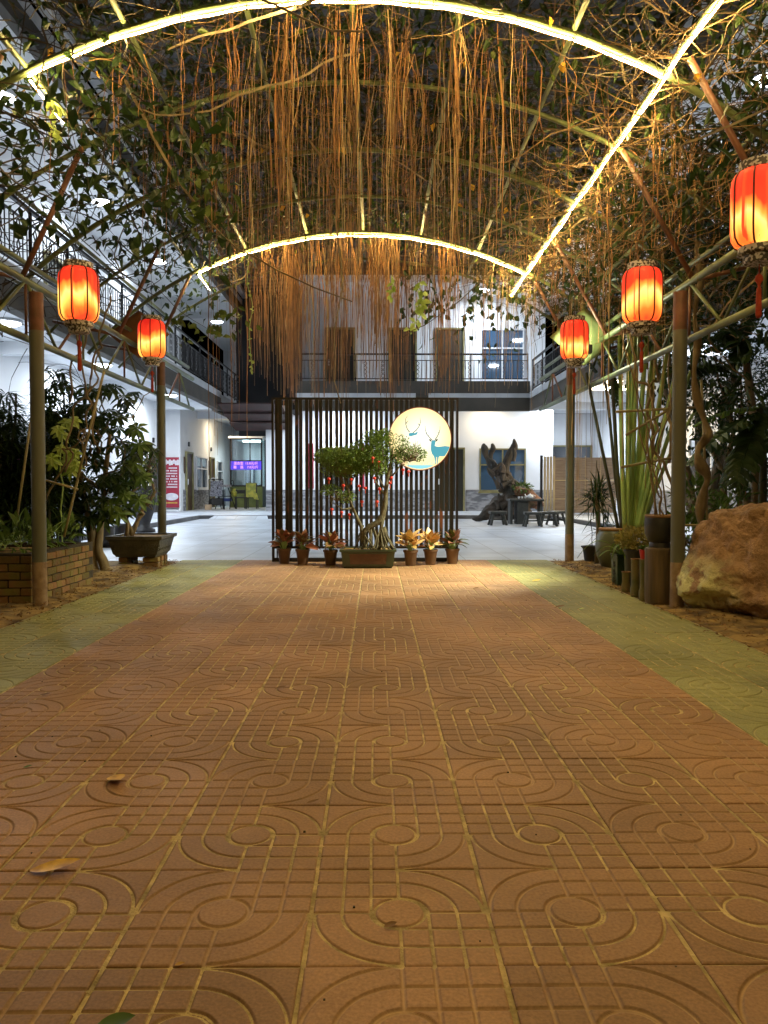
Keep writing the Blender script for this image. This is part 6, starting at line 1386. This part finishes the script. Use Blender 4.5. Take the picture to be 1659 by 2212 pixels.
# larger leaves against the bright upper left ceiling
rL = random.Random(9); mb = MB(); n_ = 300
pts = []; 
while len(pts) < n_:
    x = rL.uniform(0,500); y = rL.uniform(190,700)
    if y > 545 or (x < 230 and y > 500) or y < 150+x*.15 or (x > 260 and y > 330+x*.75) or (y > 620 - x*.2 and x < 120): continue
    pts.append(list(P(x,y,rL.uniform(4.0,6.5))))
leafmb(mb, np.array(pts), rdir(n_,-.5), rdir(n_)+np.array([0,-.8,.2]), rng.uniform(.06,.12,n_), rng.uniform(.035,.065,n_)); o = obj('vine_leaves', mb, M['leaf_dark']); tag(o, 'large dark oval leaves in front of the bright left ceiling', 'vine leaves', kind='stuff')
mb = MB(); n_ = 130; pts = [list(P(rL.gauss(430,55), rL.gauss(400,60), rL.uniform(5.5,7.5))) if k < 60 else list(P(rL.gauss(440,50), rL.gauss(690,26), rL.uniform(8.5,10))) for k in range(n_)]
leafmb(mb, np.array(pts), rdir(n_,-.9), rdir(n_)+np.array([0,-.8,.2]), rng.uniform(.09,.14,n_), rng.uniform(.045,.065,n_)); o = obj('vine_leaves', mb, M['leaf_vine']); tag(o, 'green heart shaped leaf clusters left of the arches', 'vine leaves', kind='stuff')
mb = MB(); n_ = 240; pts = []
for k in range(n_): 
    x = rL.uniform(860,1180); y = 640+rL.gauss(0,1)*45+ (x-1000)**2*.0006; pts.append(list(P(x,y,rL.uniform(10.3,11.4))))
leafmb(mb, np.array(pts), rdir(n_,-1.2), rdir(n_)+np.array([0,-.8,.2]), rng.uniform(.08,.13,n_), rng.uniform(.05,.08,n_)); o = obj('vine_leaves', mb, M['leaf_dark']); tag(o, 'dark heart shaped leaves before the upper back wall', 'vine leaves', kind='stuff')
# bright hanging sprays
def spray(label, path_, n, L, W_, m):
    t = thing('leafy_spray', label, 'vine', path_[0]); pts = spline(path_, 6); obj('stem', MB().tube(pts, .004, 5), M['stalk'], t, True); mb = MB()
    idx = rng.integers(0, len(pts), n); leafmb(mb, np.array([list(pts[i]) for i in idx]), rdir(n,-.6), rdir(n)*.4+np.array([0,-1,.2]), rng.uniform(L*.7,L*1.1,n), W_); obj('foliage', mb, m, t)
spray('bright green leafy spray hanging before the upper balcony doors', [P(905,610,9.2),P(912,650,9.2),P(908,680,9.2),P(885,712,9.2)], 34, .11, .06, M['leaf_light'])
spray('small green spray left of the bright hanging spray', [P(845,600,9.2),P(850,622,9.2),P(842,640,9.2)], 10, .10, .05, M['leaf_light'])
spray('thin twining vine with small leaves hanging left of the root curtain', [P(538,560,8.8),P(534,610,8.8),P(545,660,8.8),P(538,720,8.8),P(545,800,8.8)], 34, .045, .025, M['leaf_light'])
spray('yellow green leaf pair hanging below the left end of the near arch', [P(118,210,5.4),P(112,260,5.4),P(122,290,5.4)], 9, .10, .055, M['leaf_light'])
# sky dome is the world; fallen leaves on the paving
def fallen(label, x, yb, L, W_, m, rz, curl=.15):
    q = G(x, yb); o = obj('fallen_leaf', leafblade(L, W_, 6, -curl, .22), M[m], local=True, smooth=True); o.location = (q.x, q.y, .004); o.rotation_euler = (.1, -.05, rz); tag(o, label, 'leaf', 'leaves fallen on the paving')
    return o
fallen('yellow curled leaf lying near the left bottom of the path', 65, 1893, .125, .055, 'fallen_yellow', .1)
fallen('yellow brown folded leaf on the path left of centre', 243, 1683, .11, .065, 'fallen_yellow', -1.0)
fallen('tiny green leaf on the left of the path', 50, 1664, .03, .018, 'leaf_mid', .3)
fallen('green leaf at the bottom edge of the picture', 205, 2246, .07, .045, 'leaf_mid', .2)
fallen('small curled brown leaf in the middle of the path', 594, 1492, .055, .035, 'leaf_dry', .2)
fallen('small brown curl on the path below the middle', 662, 1745, .04, .015, 'leaf_dry', .3)
fallen('dark little leaf near the left edge of the path', 86, 1505, .05, .025, 'leaf_dry', .1)
fallen('yellow brown leaf on the green tiles near the far end', 1150, 1257, .09, .06, 'fallen_yellow', .1)
fallen('brown leaf where brown and green tiles meet', 1198, 1315, .09, .05, 'leaf_dry', .2)
fallen('dark leaf on the brown tiles right of the tray', 1022, 1274, .07, .04, 'leaf_dry', .6)
fallen('white speck of dry leaf near the pedestal', 1250, 1318, .05, .03, 'leaf_light', -.4)
fallen('tiny yellow chip near the bottom left joint', 378, 2105, .02, .012, 'leaf_yellow', .1)
fallen('small brown leaf fragment on the lower centre circle', 830, 2022, .03, .02, 'leaf_dry', .3)
# leaf litter and crumbs along the soil edges
mb = MB(); n_ = 1500
x = np.where(rng.random(n_) < .5, -2.62+.12-np.abs(rng.normal(size=n_))*.28, 2.2+np.abs(rng.normal(size=n_))*.30); y = rng.uniform(3.5,10.1,n_)
leafmb(mb, np.stack([x,y,np.where((x>-2.55)&(x<2.25),.006,.03)],1), rdir(n_)*np.array([1,1,.15]), rdir(n_)*.3+np.array([0,0,1.]), rng.uniform(.015,.05,n_), rng.uniform(.01,.025,n_)); o = obj('leaf_litter', mb, M['leaf_dry']); tag(o, 'dry leaf litter scattered on the soil beside the path', 'leaf litter', kind='stuff')
mb = MB()
for k in range(130):
    x_ = random.uniform(PX0,PX1); y_ = random.uniform(1.3,9.5); s = random.uniform(.001,.0032); mb.box(x_-s,x_+s,y_-s,y_+s,0,s*1.2)
o = obj('grit', mb, M['twig']); tag(o, 'specks of grit and seed scattered on the paving', 'grit', kind='stuff')
bpy.context.view_layer.update()
